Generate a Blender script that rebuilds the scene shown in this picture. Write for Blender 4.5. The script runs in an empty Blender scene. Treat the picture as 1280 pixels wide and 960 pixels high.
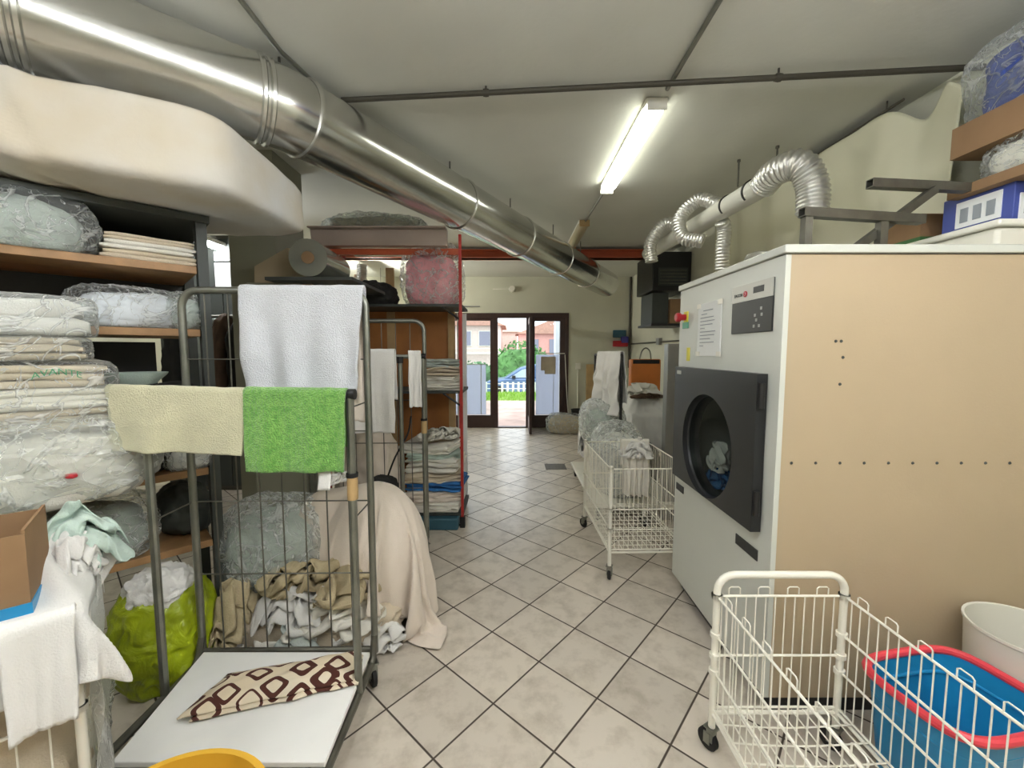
import bpy, bmesh, math, random
from mathutils import Vector, Matrix, noise
from math import sin, cos, pi, radians as R

C = bpy.context.scene.collection
F, PITCH, HC = 510.0, math.atan(40/510.0), 1.45

def at(px, py, y):
    """a point of the room seen in direction (px,py), at distance y along the aisle"""
    u = (px-640)/F; v = -(py-480)/F
    r = Vector((u, cos(PITCH)+v*sin(PITCH), -sin(PITCH)+v*cos(PITCH)))
    return r*(y/r.y) + Vector((0, 0, HC))

# ------------------------------------------------------------------ materials
def lin(h):
    h = h.lstrip('#'); o = []
    for i in (0, 2, 4):
        c = int(h[i:i+2], 16)/255
        o.append(c/12.92 if c <= .04045 else ((c+.055)/1.055)**2.4)
    return (*o, 1)

def M(name, col, rough=.6, metal=0., var=0., vscale=6., bump=0., bscale=40., detail=4, spec=.5, col2=None, coords='Object', sheen=0., distort=0.):
    m = bpy.data.materials.new(name); m.use_nodes = True
    nt = m.node_tree; b = nt.nodes['Principled BSDF']
    b.inputs['Base Color'].default_value = lin(col)
    b.inputs['Roughness'].default_value = rough; b.inputs['Metallic'].default_value = metal
    b.inputs['Specular IOR Level'].default_value = spec
    if sheen: b.inputs['Sheen Weight'].default_value = sheen
    tc = nt.nodes.new('ShaderNodeTexCoord')
    if var or col2:
        n = nt.nodes.new('ShaderNodeTexNoise'); n.inputs['Scale'].default_value = vscale; n.inputs['Detail'].default_value = detail
        nt.links.new(tc.outputs[coords], n.inputs['Vector'])
        mx = nt.nodes.new('ShaderNodeMix'); mx.data_type = 'RGBA'
        c = Vector(lin(col)[:3])
        c2 = Vector(lin(col2)[:3]) if col2 else c*(1-var)
        mx.inputs['A'].default_value = (*c, 1); mx.inputs['B'].default_value = (*c2, 1)
        mr = nt.nodes.new('ShaderNodeMapRange'); mr.inputs['From Min'].default_value = .38; mr.inputs['From Max'].default_value = .66
        nt.links.new(n.outputs['Fac'], mr.inputs['Value']); nt.links.new(mr.outputs['Result'], mx.inputs['Factor'])
        nt.links.new(mx.outputs['Result'], b.inputs['Base Color'])
    if bump:
        n2 = nt.nodes.new('ShaderNodeTexNoise'); n2.inputs['Scale'].default_value = bscale; n2.inputs['Detail'].default_value = detail
        n2.inputs['Distortion'].default_value = distort
        nt.links.new(tc.outputs[coords], n2.inputs['Vector'])
        bp = nt.nodes.new('ShaderNodeBump'); bp.inputs['Strength'].default_value = bump; bp.inputs['Distance'].default_value = .02
        nt.links.new(n2.outputs['Fac'], bp.inputs['Height']); nt.links.new(bp.outputs['Normal'], b.inputs['Normal'])
    return m

def film(name, tint='#F8FAF8', opac=.05, rough=.12, bscale=7., bump=.6, body='#F2F4F2', lines=.45):
    """thin crinkled polythene: mostly clear, milky along its creases, which also paint in bright highlight streaks"""
    m = bpy.data.materials.new(name); m.use_nodes = True; nt = m.node_tree; N = nt.nodes.new; L = nt.links.new
    out = nt.nodes['Material Output']; b = nt.nodes['Principled BSDF']
    b.inputs['Base Color'].default_value = lin(body); b.inputs['Roughness'].default_value = rough; b.inputs['Specular IOR Level'].default_value = 1.0
    tl = N('ShaderNodeBsdfTranslucent'); tl.inputs['Color'].default_value = lin(body)
    bm_ = N('ShaderNodeMixShader'); bm_.inputs['Fac'].default_value = .35; L(b.outputs[0], bm_.inputs[1]); L(tl.outputs[0], bm_.inputs[2])
    tr = N('ShaderNodeBsdfTransparent'); tr.inputs['Color'].default_value = lin(tint); mix = N('ShaderNodeMixShader')
    tc = N('ShaderNodeTexCoord')
    def mt(op, a, bb=None, cl=False):
        n = N('ShaderNodeMath'); n.operation = op; n.use_clamp = cl
        for i, v in enumerate((a, bb)):
            if v is None: continue
            if isinstance(v, (int, float)): n.inputs[i].default_value = v
            else: L(v, n.inputs[i])
        return n.outputs[0]
    def crease_glint(scale, width):
        n = N('ShaderNodeTexNoise'); n.inputs['Scale'].default_value = scale; n.inputs['Detail'].default_value = 3; n.inputs['Distortion'].default_value = 1.6
        L(tc.outputs['Object'], n.inputs['Vector'])
        d = mt('ABSOLUTE', mt('SUBTRACT', n.outputs['Fac'], .5))
        mr = N('ShaderNodeMapRange'); mr.interpolation_type = 'SMOOTHSTEP'; mr.inputs['From Min'].default_value = width; mr.inputs['From Max'].default_value = .002; L(d, mr.inputs['Value'])
        return mr.outputs['Result']
    c = mt('MAXIMUM', crease_glint(bscale, .032), crease_glint(bscale*1.9, .018))  # whitened creases double as painted streaks of highlight on the film
    pt = N('ShaderNodeTexNoise'); pt.inputs['Scale'].default_value = bscale*.8; L(tc.outputs['Object'], pt.inputs['Vector'])
    pm = N('ShaderNodeMapRange'); pm.inputs['From Min'].default_value = .42; pm.inputs['From Max'].default_value = .68; L(pt.outputs['Fac'], pm.inputs['Value'])
    bp = N('ShaderNodeBump'); bp.inputs['Strength'].default_value = bump; bp.inputs['Distance'].default_value = .03
    L(c, bp.inputs['Height']); L(bp.outputs['Normal'], b.inputs['Normal'])
    lw = N('ShaderNodeLayerWeight'); lw.inputs['Blend'].default_value = .5; L(bp.outputs['Normal'], lw.inputs['Normal'])
    f = mt('ADD', mt('ADD', mt('MULTIPLY', c, lines), opac), mt('ADD', mt('MULTIPLY', pm.outputs['Result'], .18), mt('MULTIPLY', mt('POWER', lw.outputs['Facing'], 3.0), .55)), True)
    L(f, mix.inputs['Fac']); L(tr.outputs[0], mix.inputs[1]); L(bm_.outputs[0], mix.inputs[2]); L(mix.outputs[0], out.inputs['Surface'])
    return m

def glass(name, opac=.06, tint='#F2F6F6', rough=.02):
    m = bpy.data.materials.new(name); m.use_nodes = True; nt = m.node_tree
    out = nt.nodes['Material Output']; b = nt.nodes['Principled BSDF']
    b.inputs['Base Color'].default_value = (.02, .02, .02, 1); b.inputs['Roughness'].default_value = rough
    tr = nt.nodes.new('ShaderNodeBsdfTransparent'); tr.inputs['Color'].default_value = lin(tint)
    mix = nt.nodes.new('ShaderNodeMixShader')
    lw = nt.nodes.new('ShaderNodeLayerWeight'); lw.inputs['Blend'].default_value = .5
    pw = nt.nodes.new('ShaderNodeMath'); pw.operation = 'POWER'; pw.inputs[1].default_value = 4; nt.links.new(lw.outputs['Facing'], pw.inputs[0])
    ma = nt.nodes.new('ShaderNodeMath'); ma.operation = 'ADD'; ma.inputs[1].default_value = opac; ma.use_clamp = True
    nt.links.new(pw.outputs[0], ma.inputs[0]); nt.links.new(ma.outputs[0], mix.inputs['Fac'])
    nt.links.new(tr.outputs[0], mix.inputs[1]); nt.links.new(b.outputs[0], mix.inputs[2]); nt.links.new(mix.outputs[0], out.inputs['Surface'])
    return m

def emit(name, col, strength):
    m = bpy.data.materials.new(name); m.use_nodes = True; nt = m.node_tree
    b = nt.nodes['Principled BSDF']; b.inputs['Base Color'].default_value = lin(col)
    b.inputs['Emission Color'].default_value = lin(col); b.inputs['Emission Strength'].default_value = strength
    return m

def floor_material():
    m = bpy.data.materials.new('floor_tiles'); m.use_nodes = True; nt = m.node_tree; N = nt.nodes.new; L = nt.links.new
    b = nt.nodes['Principled BSDF']
    tc = N('ShaderNodeTexCoord')
    mp = N('ShaderNodeMapping'); mp.vector_type = 'TEXTURE'
    mp.inputs['Location'].default_value = (.305, 2.474, 0); mp.inputs['Rotation'].default_value = (0, 0, R(-41.57)); mp.inputs['Scale'].default_value = (.3077, .3077, 1)
    L(tc.outputs['Object'], mp.inputs['Vector'])
    sx = N('ShaderNodeSeparateXYZ'); L(mp.outputs[0], sx.inputs[0])
    def mth(op, a, bb=None, cc=None):
        n = N('ShaderNodeMath'); n.operation = op
        for i, v in enumerate((a, bb, cc)):
            if v is None: continue
            if isinstance(v, (int, float)): n.inputs[i].default_value = v
            else: L(v, n.inputs[i])
        return n.outputs[0]
    def edge(o):
        f = mth('FRACT', mth('ADD', o, 100.0)); return mth('MINIMUM', f, mth('SUBTRACT', 1.0, f))
    e = mth('MINIMUM', edge(sx.outputs['X']), edge(sx.outputs['Y']))
    g = N('ShaderNodeMapRange'); g.inputs['From Min'].default_value = .009; g.inputs['From Max'].default_value = .016; L(e, g.inputs['Value'])
    cx = N('ShaderNodeCombineXYZ'); L(mth('FLOOR', mth('ADD', sx.outputs['X'], 100.0)), cx.inputs[0]); L(mth('FLOOR', mth('ADD', sx.outputs['Y'], 100.0)), cx.inputs[1])
    wn = N('ShaderNodeTexWhiteNoise'); L(cx.outputs[0], wn.inputs['Vector'])
    ad = N('ShaderNodeVectorMath'); ad.operation = 'MULTIPLY_ADD'; ad.inputs[1].default_value = (37, 37, 37); L(wn.outputs['Color'], ad.inputs[0]); L(tc.outputs['Object'], ad.inputs[2])
    n1 = N('ShaderNodeTexNoise'); n1.inputs['Scale'].default_value = 10; n1.inputs['Detail'].default_value = 6; n1.inputs['Roughness'].default_value = .62; L(ad.outputs[0], n1.inputs['Vector'])
    cr = N('ShaderNodeValToRGB'); cr.color_ramp.elements[0].position = .3; cr.color_ramp.elements[0].color = lin('#B3A898'); cr.color_ramp.elements[1].position = .55; cr.color_ramp.elements[1].color = lin('#CFC5B6')
    L(n1.outputs['Fac'], cr.inputs[0])
    tint = N('ShaderNodeMix'); tint.data_type = 'RGBA'; tint.blend_type = 'MULTIPLY'; tint.inputs['Factor'].default_value = 1
    tv = N('ShaderNodeMapRange'); tv.inputs['To Min'].default_value = .84; tv.inputs['To Max'].default_value = 1.04; L(wn.outputs['Value'], tv.inputs['Value'])
    L(cr.outputs[0], tint.inputs['A']); L(tv.outputs[0], tint.inputs['B'])
    mx = N('ShaderNodeMix'); mx.data_type = 'RGBA'; mx.inputs['A'].default_value = lin('#463C33')
    L(g.outputs[0], mx.inputs['Factor']); L(tint.outputs['Result'], mx.inputs['B'])
    L(mx.outputs['Result'], b.inputs['Base Color'])
    rr = N('ShaderNodeMapRange'); rr.inputs['To Min'].default_value = .85; rr.inputs['To Max'].default_value = .3; L(g.outputs[0], rr.inputs['Value'])
    L(rr.outputs[0], b.inputs['Roughness'])
    hs = mth('ADD', g.outputs[0], mth('MULTIPLY', n1.outputs['Fac'], .35))
    bp = N('ShaderNodeBump'); bp.inputs['Strength'].default_value = .35; bp.inputs['Distance'].default_value = .004; L(hs, bp.inputs['Height']); L(bp.outputs[0], b.inputs['Normal'])
    return m

m_floor = floor_material()
m_wall = M('wall_paint', '#CDCCB8', .8, var=.12, vscale=1.2, bump=.15, bscale=60)
m_ceil = M('ceiling_paint', '#D6D6CC', .85, var=.1, vscale=.9, bump=.06, bscale=30)
m_frame = M('door_brown', '#3B2722', .4, var=.2, vscale=8)
m_glass = glass('window_glass', .03)
m_galv = M('spiral_steel', '#D4D4D0', .2, 1., var=.12, vscale=3, bump=.05, bscale=14)
m_galv2 = M('steel_collar', '#DADAD6', .24, 1.)
m_zinc = M('zinc_tube', '#8F9087', .38, .85, var=.2, vscale=10)
m_zincd = M('dull_zinc_tube', '#6E6C62', .45, .7, var=.25, vscale=14)
m_dark = M('black_steel', '#1B1A1A', .45)
m_darkpipe = M('dark_pipe', '#4A463C', .55, .3)
m_rubber = M('black_rubber', '#161514', .7)
m_white = M('white_enamel', '#E6E3D6', .35, var=.06, vscale=8)
m_wire = M('white_wire', '#EAE6D8', .4)
m_cream = M('dryer_cream', '#CDCFC6', .38, var=.03, vscale=2)
m_beige = M('dryer_beige', '#B5A285', .5, var=.05, vscale=1.5, bump=.04, bscale=120)
m_blk = M('door_black', '#222324', .42)
m_silver = M('panel_silver', '#B4B3AC', .4, .3)
m_drum = M('drum_steel', '#9A9C9A', .4, .4)
m_red = M('red_plastic', '#B31F2C', .4)
m_redpaint = M('red_rack_paint', '#B02A22', .45, var=.2, vscale=20)
m_orange = M('orange_beam_paint', '#B4512B', .5, var=.15, vscale=5)
m_yellow = M('yellow_label', '#DCD23A', .5)
m_green = M('green_label', '#5FA98A', .5)
m_paper = M('paper', '#E3E5E2', .6)
m_ink = M('grey_ink', '#8C9296', .7)
m_wood = M('shelf_wood', '#A37C52', .55, var=.28, vscale=12, bump=.1, bscale=30)
m_board = M('orange_board', '#A5692F', .6, var=.22, vscale=4)
m_stud = M('pale_plank', '#B79868', .6, var=.15, vscale=9)
m_card = M('cardboard', '#B08A5C', .8, var=.1, vscale=7)
m_cardd = M('cardboard_brown', '#8E6F4E', .8, var=.12, vscale=7)
m_blue = M('blue_plastic', '#1E86B8', .35, var=.05)
m_bluefilm = M('blue_sheeting', '#27449A', .35, var=.3, vscale=7, bump=.8, bscale=10, distort=1.5)
m_rim = M('red_rim', '#D8404C', .35)
m_lin = M('white_linen', '#E2DED2', .9, var=.08, vscale=5, bump=.25, bscale=220, sheen=.2)
m_linw = M('bright_linen', '#DFDDD8', .9, var=.05, vscale=5, bump=.25, bscale=220, sheen=.2)
m_linp = M('pinkish_sheet', '#DCCFC0', .88, var=.06, vscale=3, bump=.15, bscale=160, sheen=.2)
m_tan = M('tan_cotton', '#B9AA88', .9, var=.18, vscale=6, bump=.3, bscale=150)
m_beigel = M('beige_linen', '#C9BBA4', .9, var=.12, vscale=7, bump=.25, bscale=160)
m_mint = M('mint_linen', '#BCCDC2', .9, var=.1, vscale=6, bump=.25, bscale=180)
m_greyl = M('grey_green_linen', '#BCC5BE', .9, var=.2, vscale=9, bump=.3, bscale=120)
m_cream_towel = M('cream_towel', '#CBC7A6', .95, var=.14, vscale=9, bump=.45, bscale=190, sheen=.3)
m_white_towel = M('white_terry', '#D8DADF', .95, var=.06, vscale=14, bump=.6, bscale=210, sheen=.3)
m_green_towel = M('green_terry', '#7DB552', .95, bump=.8, bscale=170, sheen=.4, col2='#5C9A38', vscale=60)
m_pink = M('pink_quilt', '#E8A4AC', .85, var=.15, vscale=10, bump=.4, bscale=60)
m_yellowbag = M('lime_bag', '#A8B81E', .35, var=.45, vscale=7, bump=.9, bscale=9, distort=1.5)
m_ybin = M('yellow_plastic', '#D9A836', .4)
m_film = film('clear_film', bscale=5.)
m_filmc = film('cloudy_film', opac=.16, bscale=4.5)
m_filml = film('light_film', opac=.03, bscale=4, lines=.3)
m_ltcurt = M('curtain_cream', '#D6D3B8', .85, var=.05, vscale=2)
m_flex = M('foil_hose', '#D9D8D2', .34, .85, bump=.3, bscale=40)
m_pipew = M('white_pipe', '#DAD8CC', .4)
m_orgcase = M('orange_case', '#C2702A', .5, var=.1)
m_translu = M('milky_plastic', '#D9D6C8', .45)
m_matt = M('mattress_white', '#CECFCE', .85, bump=.1, bscale=30, col2='#C4BAA6', vscale=1.6)
m_pillar = M('pillar_paint', '#8C8A78', .8, var=.1, vscale=2)
m_brownbeam = M('brown_steel_trim', '#A39286', .3, .1, var=.12, vscale=2)
m_lit = emit('lamp_glow', '#F8FAF0', 4.5)
m_lit2 = emit('fill_tube_glow', '#F8FAFF', 34.0)  # for the unseen tubes that brighten the room
m_lit3 = emit('fill_tube_glow_far', '#FAFAF0', 85.0)  # stronger glow for the hidden tube added to lift the back wall
m_lampoff = M('lamp_diffuser_off', '#B7A98A', .35)
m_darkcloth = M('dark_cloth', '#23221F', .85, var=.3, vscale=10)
m_browncloth = M('brown_cloth', '#5B4636', .9, var=.3, vscale=8)
m_teal = M('teal_dark', '#2E5664', .6)
m_bluecloth = M('blue_cloth', '#2E6FB0', .85, var=.3, vscale=8)
m_dkgrey = M('dark_grey_panel', '#3C403C', .6)
m_grey = M('grey_steel', '#9A9B98', .4, .5, var=.1)
m_gprint = M('green_print', '#3F8A62', .6)
m_poly = M('frosted_white', '#DDE0E8', .5)
def translucent(name, col):
    m = bpy.data.materials.new(name); m.use_nodes = True; nt = m.node_tree; b = nt.nodes['Principled BSDF']; b.inputs['Base Color'].default_value = lin(col); b.inputs['Roughness'].default_value = .6
    t = nt.nodes.new('ShaderNodeBsdfTranslucent'); t.inputs['Color'].default_value = lin(col); mx = nt.nodes.new('ShaderNodeMixShader'); mx.inputs['Fac'].default_value = .6
    nt.links.new(b.outputs[0], mx.inputs[1]); nt.links.new(t.outputs[0], mx.inputs[2]); nt.links.new(mx.outputs[0], nt.nodes['Material Output'].inputs['Surface']); return m
m_screen = translucent('frosted_screen', '#E6E8F2')

# ------------------------------------------------------------------ mesh builder
class MB:
    def __init__(s): s.v = []; s.f = []
    def add(s, vs, fs):
        o = len(s.v); s.v += [Vector(v) for v in vs]; s.f += [tuple(i+o for i in f) for f in fs]; return s
    def box(s, a, b, mat=None):
        x0, y0, z0 = a; x1, y1, z1 = b
        vs = [(x0,y0,z0),(x1,y0,z0),(x1,y1,z0),(x0,y1,z0),(x0,y0,z1),(x1,y0,z1),(x1,y1,z1),(x0,y1,z1)]
        if mat: vs = [mat @ Vector(v) for v in vs]
        return s.add(vs, [(0,3,2,1),(4,5,6,7),(0,1,5,4),(1,2,6,5),(2,3,7,6),(3,0,4,7)])
    def tube(s, pts, r, n=8, closed=False, caps=True, prof=None):
        pts = [Vector(p) for p in pts]; k = len(pts); rings = []
        up = None
        for i, p in enumerate(pts):
            if closed: t = pts[(i+1) % k] - pts[i-1]
            else: t = pts[min(i+1, k-1)] - pts[max(i-1, 0)]
            t.normalize()
            if up is None:
                up = Vector((0,0,1)) if abs(t.z) < .9 else Vector((1,0,0))
            a = t.cross(up)
            if a.length < 1e-4: a = t.orthogonal()
            a.normalize(); b = a.cross(t).normalized(); up = b
            rr = r(i/(k-1) if k > 1 else 0) if callable(r) else r
            rings.append([p + (a*cos(2*pi*j/n) + b*sin(2*pi*j/n))*rr for j in range(n)])
        vs = [v for ring in rings for v in ring]; fs = []
        for i in range(k if closed else k-1):
            i2 = (i+1) % k
            for j in range(n):
                fs.append((i*n+j, i*n+(j+1) % n, i2*n+(j+1) % n, i2*n+j))
        if caps and not closed:
            fs.append(tuple(reversed(range(n)))); fs.append(tuple((k-1)*n+j for j in range(n)))
        return s.add(vs, fs)
    def sqtube(s, a, b, w, h=None):
        """square hollow section between two points"""
        a, b = Vector(a), Vector(b); h = h or w; t = (b-a).normalized()
        up = Vector((0,0,1)) if abs(t.z) < .9 else Vector((0,1,0))
        x = t.cross(up).normalized()*w/2; y = x.cross(t).normalized()*h/2
        vs = []
        for p in (a, b):
            vs += [p-x-y, p+x-y, p+x+y, p-x+y, p-x*.8-y*.8, p+x*.8-y*.8, p+x*.8+y*.8, p-x*.8+y*.8]
        fs = []
        for j in range(4):
            k = (j+1) % 4
            fs += [(j,k,8+k,8+j), (4+k,4+j,12+j,12+k), (j,4+j,4+k,k), (8+j,8+k,12+k,12+j)]
        return s.add(vs, fs)
    def lathe(s, prof, c=(0,0,0), n=24, axis='z', sx=1., sy=1.):
        c = Vector(c); vs = []; fs = []; k = len(prof)
        for (r, h) in prof:
            for j in range(n):
                a = 2*pi*j/n; p = (r*cos(a)*sx, r*sin(a)*sy, h)
                if axis == 'x': p = (h, p[0], p[1])
                if axis == 'y': p = (p[0], h, p[1])
                vs.append(c+Vector(p))
        for i in range(k-1):
            for j in range(n): fs.append((i*n+j, i*n+(j+1) % n, (i+1)*n+(j+1) % n, (i+1)*n+j))
        if prof[0][0] > 1e-5: fs.append(tuple(reversed(range(n))))
        if prof[-1][0] > 1e-5: fs.append(tuple((k-1)*n+j for j in range(n)))
        return s.add(vs, fs)
    def grid(s, fn, nu, nv):
        vs = [fn(i/nu, j/nv) for i in range(nu+1) for j in range(nv+1)]
        fs = [(i*(nv+1)+j, (i+1)*(nv+1)+j, (i+1)*(nv+1)+j+1, i*(nv+1)+j+1) for i in range(nu) for j in range(nv)]
        return s.add(vs, fs)
    def build(s, name, mat, parent=None, loc=None, rotz=0., smooth=35, bevel=0., solid=0., subsurf=0, local=False):
        me = bpy.data.meshes.new(name)
        mats = None
        if parent is not None and not local:
            inv = PM[parent.name].inverted(); vs = [inv @ v for v in s.v]
        elif parent is None and loc is None:
            x0 = [min(v[i] for v in s.v) for i in range(3)]; x1 = [max(v[i] for v in s.v) for i in range(3)]
            loc = Vector(((x0[0]+x1[0])/2, (x0[1]+x1[1])/2, x0[2])); vs = [v-loc for v in s.v]
        else: vs = s.v
        me.from_pydata([tuple(v) for v in vs], [], s.f); me.update()
        bm = bmesh.new(); bm.from_mesh(me); bmesh.ops.remove_doubles(bm, verts=bm.verts, dist=1e-6)
        bmesh.ops.recalc_face_normals(bm, faces=bm.faces); bm.to_mesh(me); bm.free()
        me.materials.append(mat)
        if smooth:
            for p in me.polygons: p.use_smooth = True
            me.set_sharp_from_angle(angle=R(smooth))
        o = bpy.data.objects.new(name, me); C.objects.link(o)
        if parent is not None:
            o.parent = parent; PM[o.name] = PM[parent.name].copy()
        else:
            if loc is not None: o.location = loc
            o.rotation_euler = (0, 0, rotz)
            PM[o.name] = Matrix.Translation(Vector(loc)) @ Matrix.Rotation(rotz, 4, 'Z')
        if solid:
            q = o.modifiers.new('thickness', 'SOLIDIFY'); q.thickness = solid; q.offset = 0
        if bevel:
            q = o.modifiers.new('edges', 'BEVEL'); q.width = bevel; q.segments = 2; q.limit_method = 'ANGLE'
        if subsurf:
            q = o.modifiers.new('smooth', 'SUBSURF'); q.levels = q.render_levels = subsurf
        return o

PM = {}
def tag(o, label=None, cat=None, group=None, kind=None):
    if label: o['label'] = label
    if cat: o['category'] = cat
    if group: o['group'] = group
    o['kind'] = kind or 'thing'
    return o
def thing(name, label, cat, loc=(0,0,0), rotz=0., group=None):
    o = bpy.data.objects.new(name, None); C.objects.link(o); o.empty_display_size = .05
    o.location = loc; o.rotation_euler = (0, 0, rotz)
    PM[o.name] = Matrix.Translation(Vector(loc)) @ Matrix.Rotation(rotz, 4, 'Z')
    return tag(o, label, cat, group)
def struct(name, mb, mat, parent=None, **k):
    o = mb.build(name, mat, parent, **k)
    if parent is None: o['kind'] = 'structure'
    return o
def dup(root, loc, rotz, label, group=None):
    r = root.copy(); C.objects.link(r); r.location = loc; r.rotation_euler = (0, 0, rotz); r['label'] = label
    if group: r['group'] = group
    PM[r.name] = Matrix.Translation(Vector(loc)) @ Matrix.Rotation(rotz, 4, 'Z')
    for ch in list(root.children):
        c = ch.copy(); C.objects.link(c); c.parent = r
        for g in list(ch.children):
            d = g.copy(); C.objects.link(d); d.parent = c
    return r

def arc(c, r, a0, a1, n, u, v):
    c, u, v = Vector(c), Vector(u), Vector(v)
    return [c + u*r*cos(a0+(a1-a0)*i/n) + v*r*sin(a0+(a1-a0)*i/n) for i in range(n+1)]
def smoothpath(pts, n=8):
    pts = [Vector(p) for p in pts]; out = []
    P = [pts[0]*2-pts[1]] + pts + [pts[-1]*2-pts[-2]]
    for i in range(1, len(P)-2):
        for k in range(n):
            t = k/n; a, b, c, d = P[i-1], P[i], P[i+1], P[i+2]
            out.append(.5*((2*b) + (c-a)*t + (2*a-5*b+4*c-d)*t*t + (3*b-a-3*c+d)*t**3))
    out.append(pts[-1]); return out

def ridge(p, seed, freq):
    q = p*freq + Vector((seed*7.3, seed*3.1, seed*5.7))
    w = noise.noise_vector(q*.6)*.9
    return 1-2*abs(noise.noise(q+w))

_ico = {}
def ico(sub):
    if sub not in _ico:
        bm = bmesh.new(); bmesh.ops.create_icosphere(bm, subdivisions=sub, radius=1)
        _ico[sub] = ([v.co.copy() for v in bm.verts], [tuple(v.index for v in f.verts) for f in bm.faces]); bm.free()
    return _ico[sub]

def lumpmesh(r, seed, crumple=.12, freq=3., e=2.6, sub=5, flat=True, folds=0, fold_amp=.06, lowf=.12):
    """a heap of cloth or a filled bag: a soft block with creases; base sits at z=0"""
    rx, ry, rz = r; vs0, fs = ico(sub); vs = []; rm = (rx+ry+rz)/3
    for n in vs0:
        k = (abs(n.x)**e + abs(n.y)**e + abs(n.z)**e)**(-1/e)
        p = Vector((n.x*k*rx, n.y*k*ry, n.z*k*rz))
        q = p/rm
        d = lowf*noise.noise(q*1.1+Vector((seed, seed*2, 0)))
        d += crumple*(.6*ridge(q, seed, freq*.55) + .4*ridge(q, seed+9, freq*1.3))
        if folds:
            a = math.atan2(p.y/ry, p.x/rx)
            d += fold_amp*sin(folds*a + 2.5*noise.noise(q*1.3+Vector((seed,0,3))))*max(0, 1-n.z*.8)
        p = p + n*d*rm
        if flat:
            p.z = max(p.z, -rz*.86) + rz*.86
        vs.append(p)
    m = MB(); m.v = vs; m.f = list(fs); return m

def lump(name, mat, c, r, seed, label=None, cat='laundry', group=None, parent=None, rotz=0., **k):
    m = lumpmesh(r, seed, **k)
    if parent is not None:
        X = Matrix.Translation(Vector(c)) @ Matrix.Rotation(rotz, 4, 'Z'); m.v = [X @ v for v in m.v]
        return m.build(name, mat, parent, smooth=60)
    o = m.build(name, mat, None, loc=Vector(c), rotz=rotz, smooth=60)
    return tag(o, label, cat, group)

def bagged(name, matc, matf, c, r, seed, label, cat='bag', group=None, rotz=0., grow=1.1, inner='contents', knot=None, ck={}, fk={}):
    """something soft wrapped in clear film: contents plus the film as parts"""
    t = thing(name, label, cat, c, rotz, group)
    a = lumpmesh(tuple(x*.9 for x in r), seed, **dict(dict(crumple=.12, freq=3.5, e=3.2), **ck)); a.build(inner, matc, t, local=True, smooth=60)
    b = lumpmesh(tuple(x*grow for x in r), seed+3, **dict(dict(crumple=.13, freq=6., e=3.), **fk)); 
    b.v = [v+Vector((0,0,-.0)) for v in b.v]
    if knot is not None:
        kx, ky, kz = knot
        kk = MB(); kk.tube(smoothpath([(kx*.8,ky*.8,kz*.8),(kx,ky,kz),(kx*1.1+.02,ky*1.1,kz+.05)],4), lambda q: .02+.02*abs(q-.5), 10); b.add(kk.v, kk.f)
    b.build('film_wrap', matf, t, local=True, smooth=28)
    return t

def folded(name, mat, c, size, layers, seed, label=None, cat='folded linen', group=None, rotz=0., parent=None, wave=.006):
    """a folded sheet: soft layers that turn over at the front"""
    w, d, h = size; m = MB(); random.seed(seed); lh = h/layers
    for k in range(layers):
        ox = random.uniform(-.012, .012); oy = random.uniform(-.012, .012); z0 = k*lh
        pr = []
        ns = 8
        for i in range(ns+1):
            a = -pi/2 + pi*i/ns; pr.append((-(d/2-lh*.5) - cos(a)*lh*.5, lh*.5+sin(a)*lh*.52))
        pr += [(d/2-lh*.4, lh*1.02), (d/2, lh*.6), (d/2-lh*.3, 0)]
        nx = 14; vs = []
        for i in range(nx+1):
            u = i/nx; x = (u-.5)*w; sq = min(1, .55+6*min(u, 1-u))
            for (y, z) in pr:
                p = Vector((x+ox, y+oy, z0+lh*.5+(z-lh*.5)*sq))
                nz = noise.noise(Vector((x*9, (z0+z)*30, seed)))*wave
                p.y += nz; p.z += noise.noise(Vector((x*7, y*7, seed+k*.3)))*wave*.7*min(1, k+.3)
                vs.append(p)
        k2 = len(pr); fs = [(i*k2+j, (i+1)*k2+j, (i+1)*k2+(j+1) % k2, i*k2+(j+1) % k2) for i in range(nx) for j in range(k2)]
        fs.append(tuple(range(k2))); fs.append(tuple(nx*k2+j for j in reversed(range(k2))))
        m.add(vs, fs)
    m.v = [Vector((v.x, v.y, max(v.z, 0))) for v in m.v]
    if parent is not None:
        X = Matrix.Translation(Vector(c)) @ Matrix.Rotation(rotz, 4, 'Z'); m.v = [X @ v for v in m.v]
        return m.build(name, mat, parent)
    return tag(m.build(name, mat, None, loc=Vector(c), rotz=rotz), label, cat, group)

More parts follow.
